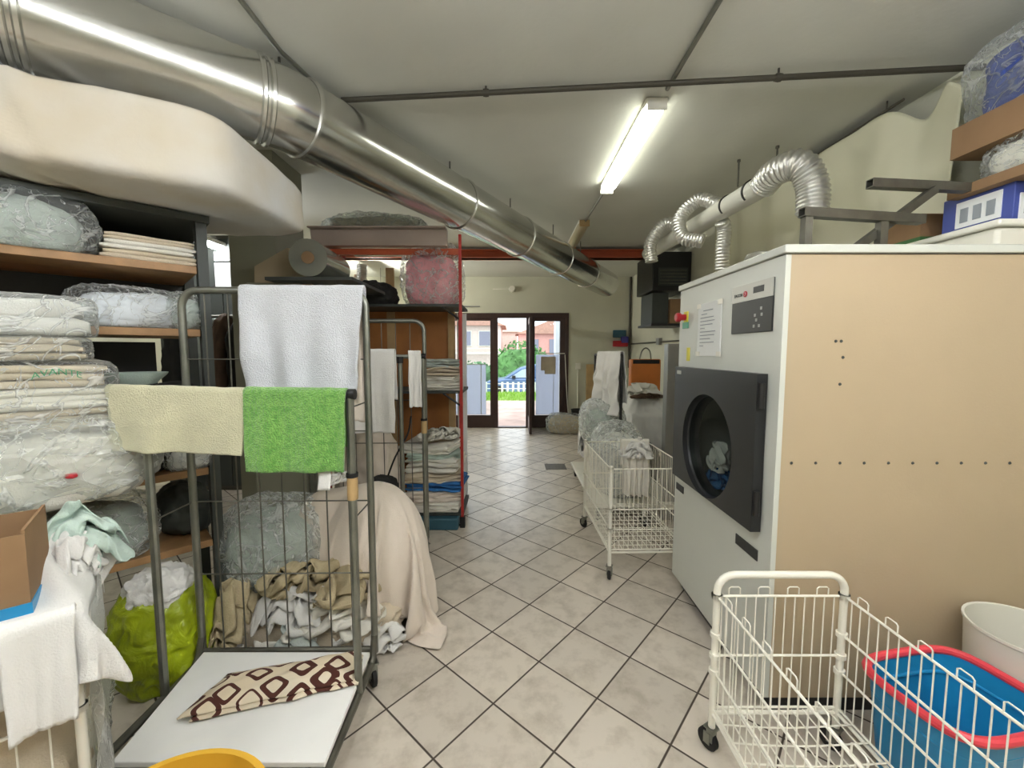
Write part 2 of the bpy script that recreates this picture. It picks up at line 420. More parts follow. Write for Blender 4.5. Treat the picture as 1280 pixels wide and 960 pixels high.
def drape(name, mat, p0, p1, front, lf, lb, seed, label, cat='towel', folds=3., amp=.02, thick=.006, r=.018, flare=0., group=None, parts=None, edge=.02, nu=70, nv=70, slant=(0,0)):
    """cloth folded over a bar from p0 to p1; lf hangs on the front side, lb behind"""
    p0, p1, n = Vector(p0), Vector(p1), Vector(front).normalized(); ax = (p1-p0); wid = ax.length; axn = ax.normalized()
    tot = lf+lb+pi*r
    def fn(u, v):
        s = v*tot - lb
        uu = u-.5
        if s < 0: hang = -s; base = -n*r
        elif s <= pi*r: hang = 0; a = s/r; base = -n*r*cos(a) + Vector((0,0,r*sin(a)))
        else: hang = s-pi*r; base = n*r
        L = lf if s > 0 else lb
        hh = hang*(1+edge*noise.noise(Vector((u*4, seed, 1)))) + (slant[0]*u if s > 0 else slant[1]*u)*(hang/max(L, .01))
        k = min(1, hang/.25)
        wv = sin(u*folds*2*pi + seed + 1.2*noise.noise(Vector((u*3, hang*2, seed))))*.6 + noise.noise(Vector((u*5, hang*3.5, seed+4)))*.9
        wv += .5*ridge(Vector((u*wid, hang, 0)), seed, 5.)
        off = n*(amp*wv*k + amp*.7*k)*(1 if s > 0 else -1)
        p = p0 + ax*(u + uu*flare*(hang/max(L, .01))) + base + off - Vector((0,0,hh))
        p += axn*.006*noise.noise(Vector((hang*9, u*2, seed+2)))
        if s < pi*r and s > 0: pass
        p.z += .003*noise.noise(Vector((u*8, seed, 0)))
        return p
    m = MB().grid(fn, nu, nv)
    o = m.build(name, mat, solid=thick, smooth=70)
    return tag(o, label, cat, group)


# ------------------------------------------------------------------ loose cloth, let fall and settle
SC = bpy.context.scene
_tmp = []
def _raw(vs, fs):
    me = bpy.data.meshes.new('raw'); me.from_pydata([tuple(v) for v in vs], [], fs); me.update()
    o = bpy.data.objects.new('raw', me); C.objects.link(o); _tmp.append(o); return o
def collider(vs, fs):
    o = _raw(vs, fs); o.modifiers.new('col', 'COLLISION'); o.collision.thickness_outer = .008; o.collision.cloth_friction = 15; return o
def egg(c, r, bump=0., seed=0):
    vs0, fs = ico(4); c = Vector(c)
    return collider([c+Vector((n.x*r[0], n.y*r[1], n.z*r[2]))*(1+bump*noise.noise(n*2.2+Vector((seed, 0, 0)))) for n in vs0], fs)
def flat(x0, y0, x1, y1, z): return collider([(x0,y0,z),(x1,y0,z),(x1,y1,z),(x0,y1,z)], [(0,1,2,3)])
def blockc(a, b, X=None): m = MB().box(a, b, X); return collider(m.v, m.f)
def fallcloth(c, sx, sy, nu, nv, seed, shrink=0., wob=.02, rot=0., stiff=.12, up=False):
    X = Matrix.Translation(Vector(c)) @ Matrix.Rotation(rot, 4, 'Z')
    def pt(u, v):
        w_ = wob*1.5*noise.noise(Vector((u*6, v*6, seed))) + wob*.7*noise.noise(Vector((u*14, v*14, seed+3)))
        if up: return Vector((u*sx + .05*sin(v*13+seed), w_*2 + .07*sin(v*15+seed*.7+3*u) + .03*sin(u*19), v*sy))
        return Vector((u*sx, v*sy, w_))
    vs = [X @ pt(i/nu-.5, j/nv-.5) for i in range(nu+1) for j in range(nv+1)]
    fs = [(i*(nv+1)+j, (i+1)*(nv+1)+j, (i+1)*(nv+1)+j+1, i*(nv+1)+j+1) for i in range(nu) for j in range(nv)]
    o = _raw(vs, fs); m = o.modifiers.new('c', 'CLOTH'); q = m.settings
    q.quality = 6; q.mass = .25; q.tension_stiffness = 15; q.compression_stiffness = 15; q.shear_stiffness = 5; q.bending_stiffness = stiff; q.air_damping = 2; q.shrink_min = -shrink
    k = m.collision_settings; k.use_self_collision = True; k.self_distance_min = .006; k.distance_min = .008; k.collision_quality = 3; k.self_friction = 6; k.friction = 12
    return o
SIM = {}
def settle(defs, frames):
    SC.frame_start = 1; SC.frame_end = frames
    for o in defs.values(): o.modifiers['c'].point_cache.frame_start = 1; o.modifiers['c'].point_cache.frame_end = frames
    for f in range(1, frames+1): SC.frame_set(f)
    dg = bpy.context.evaluated_depsgraph_get()
    for k, o in defs.items():
        me = bpy.data.meshes.new_from_object(o.evaluated_get(dg)); SIM[k] = ([v.co.copy() for v in me.vertices], [tuple(p.vertices) for p in me.polygons]); bpy.data.meshes.remove(me)
    SC.frame_set(1)
    for o in _tmp: bpy.data.objects.remove(o)
    _tmp.clear()
def settled(name, key, mat, label, cat='laundry', group=None, thick=.005, parent=None):
    m = MB(); m.v = list(SIM[key][0]); m.f = list(SIM[key][1])
    o = m.build(name, mat, parent, solid=thick, smooth=80, subsurf=1)
    return tag(o, label, cat, group) if parent is None else o
def blob(name, key, mat, c, size, label, cat='laundry', group=None, rotz=0., parent=None, thick=.005):
    """a settled crumpled cloth, brought to the given size and turned"""
    vs = SIM[key][0]; lo = [min(v[i] for v in vs) for i in range(3)]; hi = [max(v[i] for v in vs) for i in range(3)]
    m = MB(); m.f = list(SIM[key][1])
    m.v = [Vector((((v.x-lo[0])/(hi[0]-lo[0])-.5)*size[0], ((v.y-lo[1])/(hi[1]-lo[1])-.5)*size[1], (v.z-lo[2])/(hi[2]-lo[2])*size[2]+.003)) for v in vs]
    if parent is not None:
        X = Matrix.Translation(Vector(c)) @ Matrix.Rotation(rotz, 4, 'Z'); m.v = [X @ v for v in m.v]
        return m.build(name, mat, parent, solid=thick, smooth=80, subsurf=1)
    return tag(m.build(name, mat, None, loc=Vector(c), rotz=rotz, solid=thick, smooth=80, subsurf=1), label, cat, group)
BKO = Vector((-1.1-.297, .97-.297, 0)); BKX = Matrix.Translation(BKO) @ Matrix.Rotation(R(45), 4, 'Z')
D = {}
flat(-30, -30, 30, 30, 0)
egg((0, 20, .0), (.10, .08, .05), .3, 1); D['blobA'] = fallcloth((0, 20, .42), .34, .62, 30, 54, 1, .55, .02, 0, up=True)
egg((2, 20, .0), (.15, .06, .05), .3, 2); D['blobB'] = fallcloth((2, 20, .34), .50, .42, 44, 36, 5, .5, .02, 0, up=True)
egg((4, 20, .0), (.09, .09, .09), .25, 3); D['blobC'] = fallcloth((4, 20, .40), .36, .56, 32, 48, 9, .6, .025, 0, up=True)
# the big sheet behind the near cage
egg((-.73, 2.12, .38), (.24, .215, .36)); egg((-1.0, 2.16, .42), (.17, .15, .27))
D['big'] = fallcloth((-.70, 2.18, .80), 1.45, 1.42, 62, 62, 2, 0, .015, .35)
# the sheet over the wire basket
blockc((-.012, -.012, .3), (.432, .44, .80), BKX); egg(BKX @ Vector((.37, .30, .80)), (.06, .09, .10), .2, 6)
D['basket'] = fallcloth(BKX @ Vector((.20, .19, .92)), .80, .80, 38, 38, 21, .0, .004, R(45))
# the table
blockc((1.36, 4.55, .5), (2.15, 5.12, .745)); egg((1.62, 4.86, .76), (.24, .2, .26), .3, 8)
D['table'] = fallcloth((1.68, 4.76, 1.10), .72, .72, 38, 38, 31, .35, .02)
settle(D, 64)

# ------------------------------------------------------------------ the room
X0, X1, Y0, Y1, ZC = -4.3, 2.25, -2.4, 7.75, 2.85
struct('floor', MB().box((X0-.1, Y0-.1, -.08), (X1+.1, Y1+.1, 0)), m_floor, loc=(0,0,0))
struct('ceiling', MB().box((X0-.1, Y0-.1, ZC), (X1+.1, Y1+.1, ZC+.12)), m_ceil)
struct('wall_right', MB().box((X1, Y0-.1, 0), (X1+.1, Y1+.1, ZC)), m_wall)
struct('wall_left', MB().box((X0-.1, Y0-.1, 0), (X0, Y1+.1, ZC)), m_wall)
struct('wall_rear', MB().box((X0, Y0-.1, 0), (X1, Y0, ZC)), m_wall)
DX0, DX1, DZ = -1.5, 1.07, 2.18
struct('wall_front', MB().box((X0, Y1, 0), (DX0, Y1+.1, ZC)).box((DX1, Y1, 0), (X1, Y1+.1, ZC)).box((DX0, Y1, DZ), (DX1, Y1+.1, ZC)), m_wall)

def frame_rect(m, x0, x1, z0, z1, y0, y1, wl, wr, wb, wt):
    m.box((x0, y0, z0), (x0+wl, y1, z1)).box((x1-wr, y0, z0), (x1, y1, z1)).box((x0+wl, y0, z1-wt), (x1-wr, y1, z1))
    if wb: m.box((x0+wl, y0, z0), (x1-wr, y1, z0+wb))
# door frame with two glazed bays and the open gap between
d1 = MB(); ya, yb = Y1-.02, Y1+.09
d1.box((DX0, ya, DZ-.09), (DX1, yb, DZ)).box((DX0, ya, 0), (DX0+.07, yb, DZ-.09)).box((DX1-.06, ya, 0), (DX1, yb, DZ-.09))
d1.box((-.36, ya, 0), (-.27, yb, DZ-.09)).box((.27, ya, 0), (.38, yb, DZ-.09)).box((-.27, ya, 0), (.27, yb, .02))
door1 = struct('door_1', d1, m_frame, bevel=.004)
w1 = MB(); frame_rect(w1, DX0+.07, -.36, 0, DZ-.09, ya+.02, yb-.02, .05, .05, .24, .05)
win1 = struct('window_1', w1, m_frame, bevel=.004)
struct('pane', MB().box((DX0+.12, Y1+.03, .24), (-.41, Y1+.036, DZ-.14)), m_glass, win1)
w2 = MB(); frame_rect(w2, .38, DX1-.06, 0, DZ-.09, ya+.02, yb-.02, .05, .1, .24, .06)
win2 = struct('window_2', w2, m_frame, bevel=.004)
struct('pane', MB().box((.43, Y1+.03, .24), (DX1-.16, Y1+.036, DZ-.15)), m_glass, win2)
# the open leaf standing edge-on into the room
leaf = MB(); 
for a, b in (((0.30, 7.02, .02), (.345, 7.11, 2.05)), ((.30, 7.62, .02), (.345, 7.72, 2.05)), ((.30, 7.11, .02), (.345, 7.62, .26)), ((.30, 7.11, 1.95), (.345, 7.62, 2.05))): leaf.box(a, b)
door2 = struct('door_2', leaf, m_frame, bevel=.003)
struct('pane', MB().box((.319, 7.11, .26), (.325, 7.62, 1.95)), m_glass, door2)
struct('door_handle', MB().tube(smoothpath([(.30, 7.07, 1.0), (.26, 7.07, 1.0), (.25, 7.09, 1.0), (.25, 7.2, 1.0)], 4), .01, 8).box((.294, 7.05, .93), (.302, 7.09, 1.09)), m_dark, door2)
# white boards behind the glazing
b = tag(MB().box((-1.37, Y1+.05, .25), (-.50, Y1+.056, 1.22)).build('frosted_screen', m_screen), 'white frosted screen covering the lower left glass bay', 'screen')
MB().box((-.60, Y1+.044, .25), (-.585, Y1+.0495, 1.22)).box((-1.37, Y1+.044, 1.205), (-.50, Y1+.0495, 1.22)).build('screen_edge', m_white, b)
b = tag(MB().box((.46, Y1+.05, .25), (.89, Y1+.056, 1.40)).build('frosted_screen', m_screen), 'white frosted screen covering the lower right glass bay', 'screen')
MB().box((.79, Y1+.044, .25), (.80, Y1+.0495, 1.40)).build('screen_edge', m_white, b)
tag(MB().box((.55, Y1+.012, 1.1), (.83, Y1+.028, 1.36)).box((.62, Y1+.012, 1.03), (.83, Y1+.027, 1.1)).build('taped_notice', m_beigel), 'faded paper notice taped on the right glass bay', 'notice')
tag(MB().box((.49, Y1-.01, 1.415), (1.0, Y1+.0, 1.43)).build('glass_rail', m_white), 'thin white rail across the right glass bay', 'rail')

# ------------------------------------------------------------------ outdoors
m_pave = M('crazy_paving', '#C0A598', .85, var=.3, vscale=2.5, bump=.4, bscale=5)
m_grassb = M('verge_soil', '#7C9A3E', .95, var=.3, vscale=8)
m_grass = M('grass', '#86B33A', .9, var=.35, vscale=15)
m_road = M('asphalt', '#8B8B88', .9, var=.1)
struct('ground', MB().box((-6, Y1+.1, -.12), (6, 12.3, -.02)), m_pave)
struct('ground_verge', MB().box((-8, 12.3, -.15), (8, 15.2, -.04)), m_grassb)
struct('road', MB().box((-30, 15.2, -.7), (30, 60, -.55)), m_road)
random.seed(4); g = MB()
for i in range(2600):
    x = random.uniform(-2.2, 2.6); y = random.uniform(12.35, 15.0); h = random.uniform(.05, .14); a = random.uniform(0, pi); w = .012
    dx, dy = cos(a)*w, sin(a)*w
    g.add([(x-dx, y-dy, -.05), (x+dx, y+dy, -.05), (x+random.uniform(-.04,.04), y+random.uniform(-.04,.04), h-.04)], [(0,1,2)])
tag(g.build('grass', m_grass, smooth=0), 'bright green grass strip beyond the paved path', 'grass', kind='stuff')
f = thing('picket_fence', 'low white fence between the grass and the parked car', 'fence', (0, 15.1, -.05))
MB().box((-4, 15.09, .08), (4, 15.12, .11)).box((-4, 15.09, .26), (4, 15.12, .29)).build('rail', m_white, f)
m = MB()
for i in range(40): m.box((-4+i*.2, 15.06, -.05), (-3.92+i*.2, 15.085, .34))
m.build('pickets', m_white, f)
# parked car (side on), bonnet to the left
m_car = M('car_paint', '#5E7596', .25, .3); m_cargl = M('car_glass', '#A6B8C4', .1, spec=.9)
car = thing('car', 'blue hatchback parked beyond the white fence', 'car', (-.3, 17, -.55))
def extr(prof, y0, y1, inset=0.):
    n = len(prof); vs = [(x, y0, z) for x, z in prof] + [(x, y1, z) for x, z in prof]
    return MB().add(vs, [tuple(range(n)), tuple(reversed(range(n, 2*n)))] + [(i, (i+1) % n, n+(i+1) % n, n+i) for i in range(n)])
ox = -1.0
extr([(ox+0,.3),(ox+.05,.62),(ox+.35,.78),(ox+1.0,.88),(ox+3.9,.93),(ox+4.05,.75),(ox+4.1,.3)], 0, 1.7).build('body', m_car, car, local=True, bevel=.05)
extr([(ox+.95,.87),(ox+1.65,1.32),(ox+2.2,1.46),(ox+3.0,1.46),(ox+3.6,1.3),(ox+3.9,.92)], .12, 1.58).build('cabin', m_car, car, local=True, bevel=.05)
extr([(ox+1.2,.92),(ox+1.72,1.26),(ox+2.2,1.37),(ox+2.25,.93)], .105, .125).build('side_window', m_cargl, car, local=True)
extr([(ox+2.33,.93),(ox+2.3,1.38),(ox+3.0,1.38),(ox+3.45,1.25),(ox+3.6,.95)], .105, .125).build('side_window', m_cargl, car, local=True)
MB().box((ox+1.3,-.1,.9),(ox+1.45,.05,1.02)).build('mirror', m_dark, car, local=True, bevel=.02)
for x in (.75, 3.3):
    w = MB().lathe([(0,-.02),(.2,-.02),(.3,0),(.3,.18),(.2,.2),(0,.2)], (ox+x, -.02, .3), 20, 'y').build('wheel', m_rubber, car, local=True)
def leafy(name, c, r, seed, n, mat, label, cat='bush'):
    random.seed(seed); m = lumpmesh(tuple(x*.85 for x in r), seed, crumple=.15, sub=3)
    m.v = [v+Vector(c) for v in m.v]
    for i in range(n):
        a, zz = random.uniform(0, 2*pi), random.uniform(-.5, 1); q = math.sqrt(1-zz*zz); k = random.uniform(.85, 1.12)
        p = Vector(c)+Vector((q*cos(a)*r[0]*k, q*sin(a)*r[1]*k, r[2]*.86+zz*r[2]*k)); s = random.uniform(.08, .16)
        d = Vector((random.uniform(-1,1), random.uniform(-1,1), random.uniform(-1,1))).normalized(); e = d.orthogonal()*.5
        m.add([p-d*s, p+e*s, p+d*s, p-e*s], [(0,1,2,3)])
    return tag(m.build(name, mat, smooth=0), label, cat)
m_leaf = M('leaf_green', '#5B8B4A', .8, var=.45, vscale=3); m_leaf2 = M('leaf_dark', '#6F9468', .8, var=.4, vscale=3)
leafy('round_bush', (.5, 22.5, -.55), (1.5, 1.0, 1.35), 3, 500, m_leaf, 'rounded green bush behind the parked car')
leafy('low_hedge', (-2.4, 24.2, -.55), (1.5, .7, .75), 5, 300, m_leaf2, 'low dull green hedge left of the rounded bush', 'hedge')
m_stucco = M('house_stucco', '#E3CFC2', .9, var=.1); m_pinkw = M('house_pink', '#E0A79B', .9, var=.1); m_tile = M('roof_tile', '#C99A86', .8, var=.2, vscale=8); m_win = M('shutter_grey', '#8E8C9A', .6)
h = thing('house', 'pale house with gable roof and grey windows, beyond the left glass bay', 'house', (-4.5, 32, -.55))
MB().box((-8.5, 32, -.55), (-.9, 38, 3.6)).build('wall', m_stucco, h)
MB().add([(-8.9,31.6,3.5),(-.5,31.6,3.5),(-4.3,31.6,5.1),(-8.9,38.4,3.5),(-.5,38.4,3.5),(-4.3,38.4,5.1)], [(0,1,2),(5,4,3),(0,2,5,3),(2,1,4,5),(1,0,3,4)]).build('roof', m_tile, h)
for x in (-4.1, -2.6, -6.): 
    wn = MB().box((x, 31.93, 1.9), (x+.95, 32.0, 3.1)).build('window', m_white, h); MB().box((x+.06, 31.9, 1.96), (x+.89, 31.94, 3.04)).build('pane', m_win, wn)
MB().box((-8.5, 31.5, 1.3), (-.9, 31.6, 1.45)).box((-8.5, 31.5, 1.7), (-.9, 31.6, 1.75)).build('balcony', m_white, h)
h = thing('house', 'salmon pink house behind the rounded bush', 'house', (2.5, 34, -.55))
MB().box((.55, 34, -.55), (7, 39, 3.0)).build('wall', m_pinkw, h)
MB().add([(.3,33.7,2.95),(7.3,33.7,2.95),(3.8,33.7,4.3),(.3,39.3,2.95),(7.3,39.3,2.95),(3.8,39.3,4.3)], [(0,1,2),(5,4,3),(0,2,5,3),(2,1,4,5),(1,0,3,4)]).build('roof', m_tile, h)
for x in (1.3, 3.1): MB().box((x, 33.93, 1.3), (x+.9, 34.0, 2.5)).build('window', m_win, h)
h = tag(MB().box((-1.2, 40, -.55), (.5, 46, 3.4)).add([(-1.5,39.7,3.4),(.8,39.7,3.4),(-.35,39.7,4.3),(-1.5,46,3.4),(.8,46,3.4),(-.35,46,4.3)], [(0,1,2),(5,4,3),(0,2,5,3),(2,1,4,5),(1,0,3,4)]).build('garage', m_stucco), 'whitish gabled outbuilding between the two houses', 'house')
tag(MB().box((.98, 9.2, -.05), (1.4, 9.6, 2.9)).build('porch_post', m_poly, bevel=.01), 'grey porch post outside the right glass bay', 'post')

# ------------------------------------------------------------------ services on the ceiling
duct = thing('ventilation_duct', 'long shiny steel ventilation duct under the ceiling, bent over the mattress', 'duct', (-1.11, 2.06, 2.44))
dl, de, dr = Vector((-2.6, .72, 2.62)), Vector((-1.11, 2.06, 2.62)), Vector((1.42, 6.2, 2.46))
u1 = (de-dl).normalized(); u2 = (dr-de).normalized(); ea, eb = de-u1*.1, de+u2*.1
MB().tube([dl, ea], .18, 40).build('duct_section', m_galv, duct)
MB().tube(smoothpath([ea, de-u1*.02+u2*.02, eb], 6), .18, 40).build('elbow', m_galv, duct)
seams = [.1, 1.35, 2.25, 3.15, 4.0, (dr-de).length]
for a, b_ in zip(seams, seams[1:]): MB().tube([de+u2*a, de+u2*b_], .18, 40, caps=(b_ == seams[-1])).build('duct_section', m_galv, duct)
def collar(p, u, n=2):
    m = MB()
    for k in range(n): m.tube([p+u*(k*.035-.012), p+u*(k*.035-.006), p+u*(k*.035+.006), p+u*(k*.035+.012)], lambda t: .182 if t in (0, 1) else .19, 40)
    m.build('joint_collar', m_galv2, duct)
collar(dl+u1*(1.13), u1, 3); collar(ea, u1, 2); collar(eb, u2, 1)
for s_ in seams[1:-1]: collar(de+u2*s_, u2, 1)
MB().tube([dr-u2*.005, dr+u2*.004], .1, 30).build('end_cap', m_zincd, duct)
for s_ in (.0, 1.25, 2.1, 3.0, 3.8):
    p = de+u2*s_ + Vector((0,0,.17)); MB().tube([p, (p.x, p.y, ZC)], .006, 6).build('hanger_rod', m_zincd, duct)

def strip_lamp(y0, y1, x, label, mat):
    t = thing('strip_light', label, 'ceiling light', (x, (y0+y1)/2, ZC-.08), 0, 'fluorescent battens along the ceiling')
    MB().box((x-.06, y0, ZC-.03), (x+.06, y1, ZC)).build('housing', m_white, t, bevel=.006)
    def fn(u, v):
        a = pi*(v) ; k = min(1, .75+8*min(u, 1-u)); return Vector((x+.062*cos(a)*k, y0+.01+u*(y1-y0-.02), ZC-.03-.045*sin(a)*k))
    MB().grid(fn, 16, 12).build('diffuser', mat, t, smooth=60)
    for yy in (y0-.006, y1-.006): MB().box((x-.055, yy, ZC-.07), (x+.055, yy+.012, ZC-.005)).build('end_cap', m_stud if mat is m_lampoff else m_white, t, bevel=.004)
    return t
strip_lamp(2.36, 3.56, .8, 'lit white strip light on the ceiling above the aisle', m_lit)
strip_lamp(4.45, 5.4, .77, 'unlit brownish strip light on the ceiling farther down the aisle', m_lampoff)
cd = tag(MB().tube([(.82, -2.3, 2.835), (.82, 2.27, 2.835)], .012, 8).tube([(.8, 3.53, 2.835), (.78, 4.45, 2.835)], .01, 8).build('conduit', m_zinc), 'thin grey conduit feeding the strip lights along the ceiling', 'conduit')
tag(MB().tube([(-1.08, -1.5, 2.835), (-1.07, 2.0, 2.835), (-.98, 2.4, 2.835)], .011, 8).build('conduit', m_zinc), 'thin conduit on the ceiling beside the bend of the steel duct', 'conduit')
p = thing('black_pipe', 'thin dark pipe crossing the ceiling in front of the strip light', 'pipe', (0, 2.2, 2.78))
pa, pb = Vector((-.93, 2.345, 2.822)), Vector((2.24, 2.05, 2.8))
MB().tube([pa, pb], .014, 10).build('tube', m_darkpipe, p)
for k in (.25, .71):
    q = pa.lerp(pb, k); MB().tube([q, (q.x, q.y, ZC)], .005, 6).lathe([(0.018,-.015),(.02,0),(.018,.015)], q, 10, 'x').build('clamp', m_darkpipe, p)
for (px, py, y, lab) in ((972, 180, 2.9, 'short threaded rod hanging above the big foil elbow'), (923, 215, 3.1, 'short threaded rod hanging above the white pipe')):
    q = at(px, py, y); tag(MB().tube([(q.x, q.y, 2.66), (q.x, q.y, ZC)], .006, 6).lathe([(.012, 2.835-0), (.012, ZC)], (q.x, q.y, 0), 8).build('threaded_rod', m_zincd), lab, 'rod')
b = tag(MB().box((-2.9, 5.6, 2.71), (1.86, 5.72, 2.82)).box((-2.9, 5.57, 2.80), (1.86, 5.75, 2.82)).box((-2.9, 5.57, 2.71), (1.86, 5.75, 2.73)).build('orange_beam', m_orange, bevel=.003), 'orange steel beam crossing under the ceiling at the far end', 'beam')
def unseen_tube_lamp(y0, y1, x, z, label, mat):  # unseen lamps, bare and hung low to throw light on the ceiling
    t = thing('unseen_tube_light', label, 'ceiling light', (x, (y0+y1)/2, z), 0, 'unseen bare tubes hung to brighten the room')
    MB().box((x-.03, y0, z), (x+.03, y1, z+.04)).build('housing', m_white, t, bevel=.004)
    MB().tube([(x, y0+.03, z-.03), (x, y1-.03, z-.03)], .019, 16).build('tube', mat, t)
    for yy in (y0, y1-.03): MB().box((x-.015, yy, z-.05), (x+.015, yy+.03, z)).build('tube_holder', m_white, t)
    for yy in (y0+.15, y1-.15): MB().tube([(x, yy, z+.04), (x, yy, ZC)], .004, 6).build('hanger', m_zincd, t)
unseen_tube_lamp(-.4, .86, 1.5, 2.5, 'added fill tube light hanging unseen over the near right corner', m_lit2)  # added out of view to lift the dark ceiling on the right
unseen_tube_lamp(-.4, .86, .6, 2.5, 'unseen tube light over the near end of the aisle, hung bare to brighten the ceiling', m_lit2)
unseen_tube_lamp(-.5, .76, -.45, 2.5, 'added fill tube light hanging unseen in the middle, between the near left and near right ones', m_lit2)  # added between its neighbours for more fill light
unseen_tube_lamp(-.9, .36, -1.9, 2.5, 'unseen tube light over the near left corner, hung bare to brighten the ceiling', m_lit2)
unseen_tube_lamp(3.4, 4.66, -2.9, 2.5, 'added fill tube light hanging unseen over the aisle left of the pillar', m_lit2)  # added out of view to brighten the left aisle
unseen_tube_lamp(5.85, 7.1, -2.2, 2.5, 'added fill tube light hidden behind the red rack to brighten the door wall', m_lit3)  # added out of view to brighten the back wall
# white pipe and foil hoses over the dryers
wp = thing('exhaust_pipe', 'white exhaust pipe running above the dryers on the right', 'pipe', (1.5, 3.4, 2.4))
MB().tube([(1.5, 2.5, 2.44), (1.5, 4.6, 2.53)], .066, 28).build('tube', m_pipew, wp)
for y in (2.62, 2.9): MB().tube([(1.5, y, 2.445+(y-2.5)*.043), (1.5, y+.02, 2.446+(y-2.5)*.043)], .07, 28).build('band', m_dark, wp)
def hose(pts, r, label, pitch=.022):
    ps = smoothpath(pts, 40); out = [ps[0]]; acc = 0
    L = sum((b-a).length for a, b in zip(ps, ps[1:])); n = int(L/pitch*6)
    # resample evenly
    d = [0]
    for a, b in zip(ps, ps[1:]): d.append(d[-1]+(b-a).length)
    rs = []; j = 0
    for i in range(n+1):
        t = L*i/n
        while j < len(d)-2 and d[j+1] < t: j += 1
        rs.append(ps[j].lerp(ps[j+1], (t-d[j])/max(1e-9, d[j+1]-d[j])))
    m = MB().tube(rs, lambda q: r*(1+.06*sin(q*n/6*2*pi)), 20, caps=True)
    return tag(m.build('foil_hose', m_flex, smooth=80), label, 'hose', 'foil hoses of the exhaust pipe')
hose([(1.5, 2.52, 2.44), (1.5, 2.4, 2.47), (1.56, 2.3, 2.46), (1.62, 2.28, 2.35), (1.63, 2.28, 2.2)], .075, 'thick foil elbow hose hanging from the near end of the white pipe')
hose([(1.53, 3.1, 2.53), (1.42, 3.2, 2.60), (1.3, 3.25, 2.48), (1.32, 3.22, 2.33), (1.44, 3.15, 2.28)], .05, 'foil hose curled in a hook around the white pipe')
hose([(1.5, 3.75, 2.58), (1.38, 3.8, 2.6), (1.28, 3.85, 2.45), (1.29, 3.85, 2.28)], .055, 'foil hose drooping near the far end of the white pipe')
hose([(1.5, 3.0, 2.38), (1.53, 3.02, 2.33), (1.53, 3.03, 2.18), (1.54, 3.05, 2.05)], .047, 'straight foil hose hanging down from the middle of the white pipe')

# ------------------------------------------------------------------ big dryer on the right
DXF, DY0, DY1, DT = 1.0, 1.52, 2.45, 1.835
dry = thing('tumble_dryer', 'large cream industrial tumble dryer with black door, beside the white wire carts', 'dryer', (1.45, 2.0, 0))
def holeplate(m, x0, x1, y0, y1, z0, z1, cy, cz, r, n=64):
    angs = sorted(set([2*pi*i/n for i in range(n)] + [math.atan2(z-cz, y-cy) % (2*pi) for y in (y0, y1) for z in (z0, z1)]))
    def rect(a):
        c, s = cos(a), sin(a); t = 1e9
        if c > 1e-9: t = min(t, (y1-cy)/c)
        if c < -1e-9: t = min(t, (y0-cy)/c)
        if s > 1e-9: t = min(t, (z1-cz)/s)
        if s < -1e-9: t = min(t, (z0-cz)/s)
        return cy+c*t, cz+s*t
    k = len(angs); vs = []
    for x in (x0, x1):
        for a in angs: vs.append((x, cy+cos(a)*r, cz+sin(a)*r))
        for a in angs: vs.append((x, *rect(a)))
    fs = []
    for i in range(k):
        j = (i+1) % k
        fs += [(i, j, k+j, k+i), (2*k+i, 3*k+i, 3*k+j, 2*k+j), (i, 2*k+i, 2*k+j, j), (k+i, k+j, 3*k+j, 3*k+i)]
    return m.add(vs, fs)
HY, HZ, HR = 2.0, .985, .255
m = MB(); holeplate(m, DXF, DXF+.02, DY0, DY1, .08, DT-.03, HY, HZ, .28); m.build('front_panel', m_cream, dry)
MB().box((DXF+.02, DY0, .08), (2.03, DY0+.015, DT-.03)).build('side_panel', m_beige, dry)
MB().box((DXF+.02, DY1-.015, .08), (2.03, DY1, DT-.03)).build('side_panel', m_beige, dry)
MB().box((2.015, DY0+.015, .08), (2.03, DY1-.015, DT-.03)).build('back_panel', m_beige, dry)
MB().box((DXF-.012, DY0-.012, DT-.026), (2.04, DY1+.01, DT+.004)).build('top_panel', m_cream, dry, bevel=.004)
MB().box((DXF+.05, DY0+.03, 0), (1.98, DY1-.03, .08)).build('plinth', m_blk, dry)
door = MB(); holeplate(door, DXF-.045, DXF-.004, 1.585, 2.385, .73, 1.365, HY, HZ, HR)
dd = door.build('door', m_blk, dry, bevel=.008)
g = MB(); n = 64
g.add([(DXF-.035+k*.075, HY+cos(2*pi*i/n)*(HR+.004-.02*k), HZ+sin(2*pi*i/n)*(HR+.004-.02*k)) for k in (0, 1) for i in range(n)], [(i, (i+1) % n, n+(i+1) % n, n+i) for i in range(n)])
g.build('door_collar', m_blk, dd)
MB().lathe([(0, 0), (HR-.01, 0), (HR-.01, .006), (0, .006)], (DXF-.012, HY, HZ), 64, 'x').build('porthole_glass', glass('porthole', .02, '#E8ECEA'), dd)
MB().box((DXF-.047, 2.30, 1.325), (DXF-.044, 2.355, 1.345)).build('badge', m_silver, dd)
for z in (1.28, .85): MB().tube([(DXF-.03, 1.578, z-.05), (DXF-.03, 1.578, z+.05)], .012, 12).build('hinge', m_dark, dd)
dr = MB(); rr = .38
dr.add([(DXF+.045+k*.70, HY+cos(2*pi*i/n)*rr, HZ+sin(2*pi*i/n)*rr) for k in (0, 1) for i in range(n)] + [(DXF+.75, HY, HZ)], [(i, (i+1) % n, n+(i+1) % n, n+i) for i in range(n)] + [(n+i, n+(i+1) % n, 2*n) for i in range(n)])
dr.build('drum', m_drum, dry)
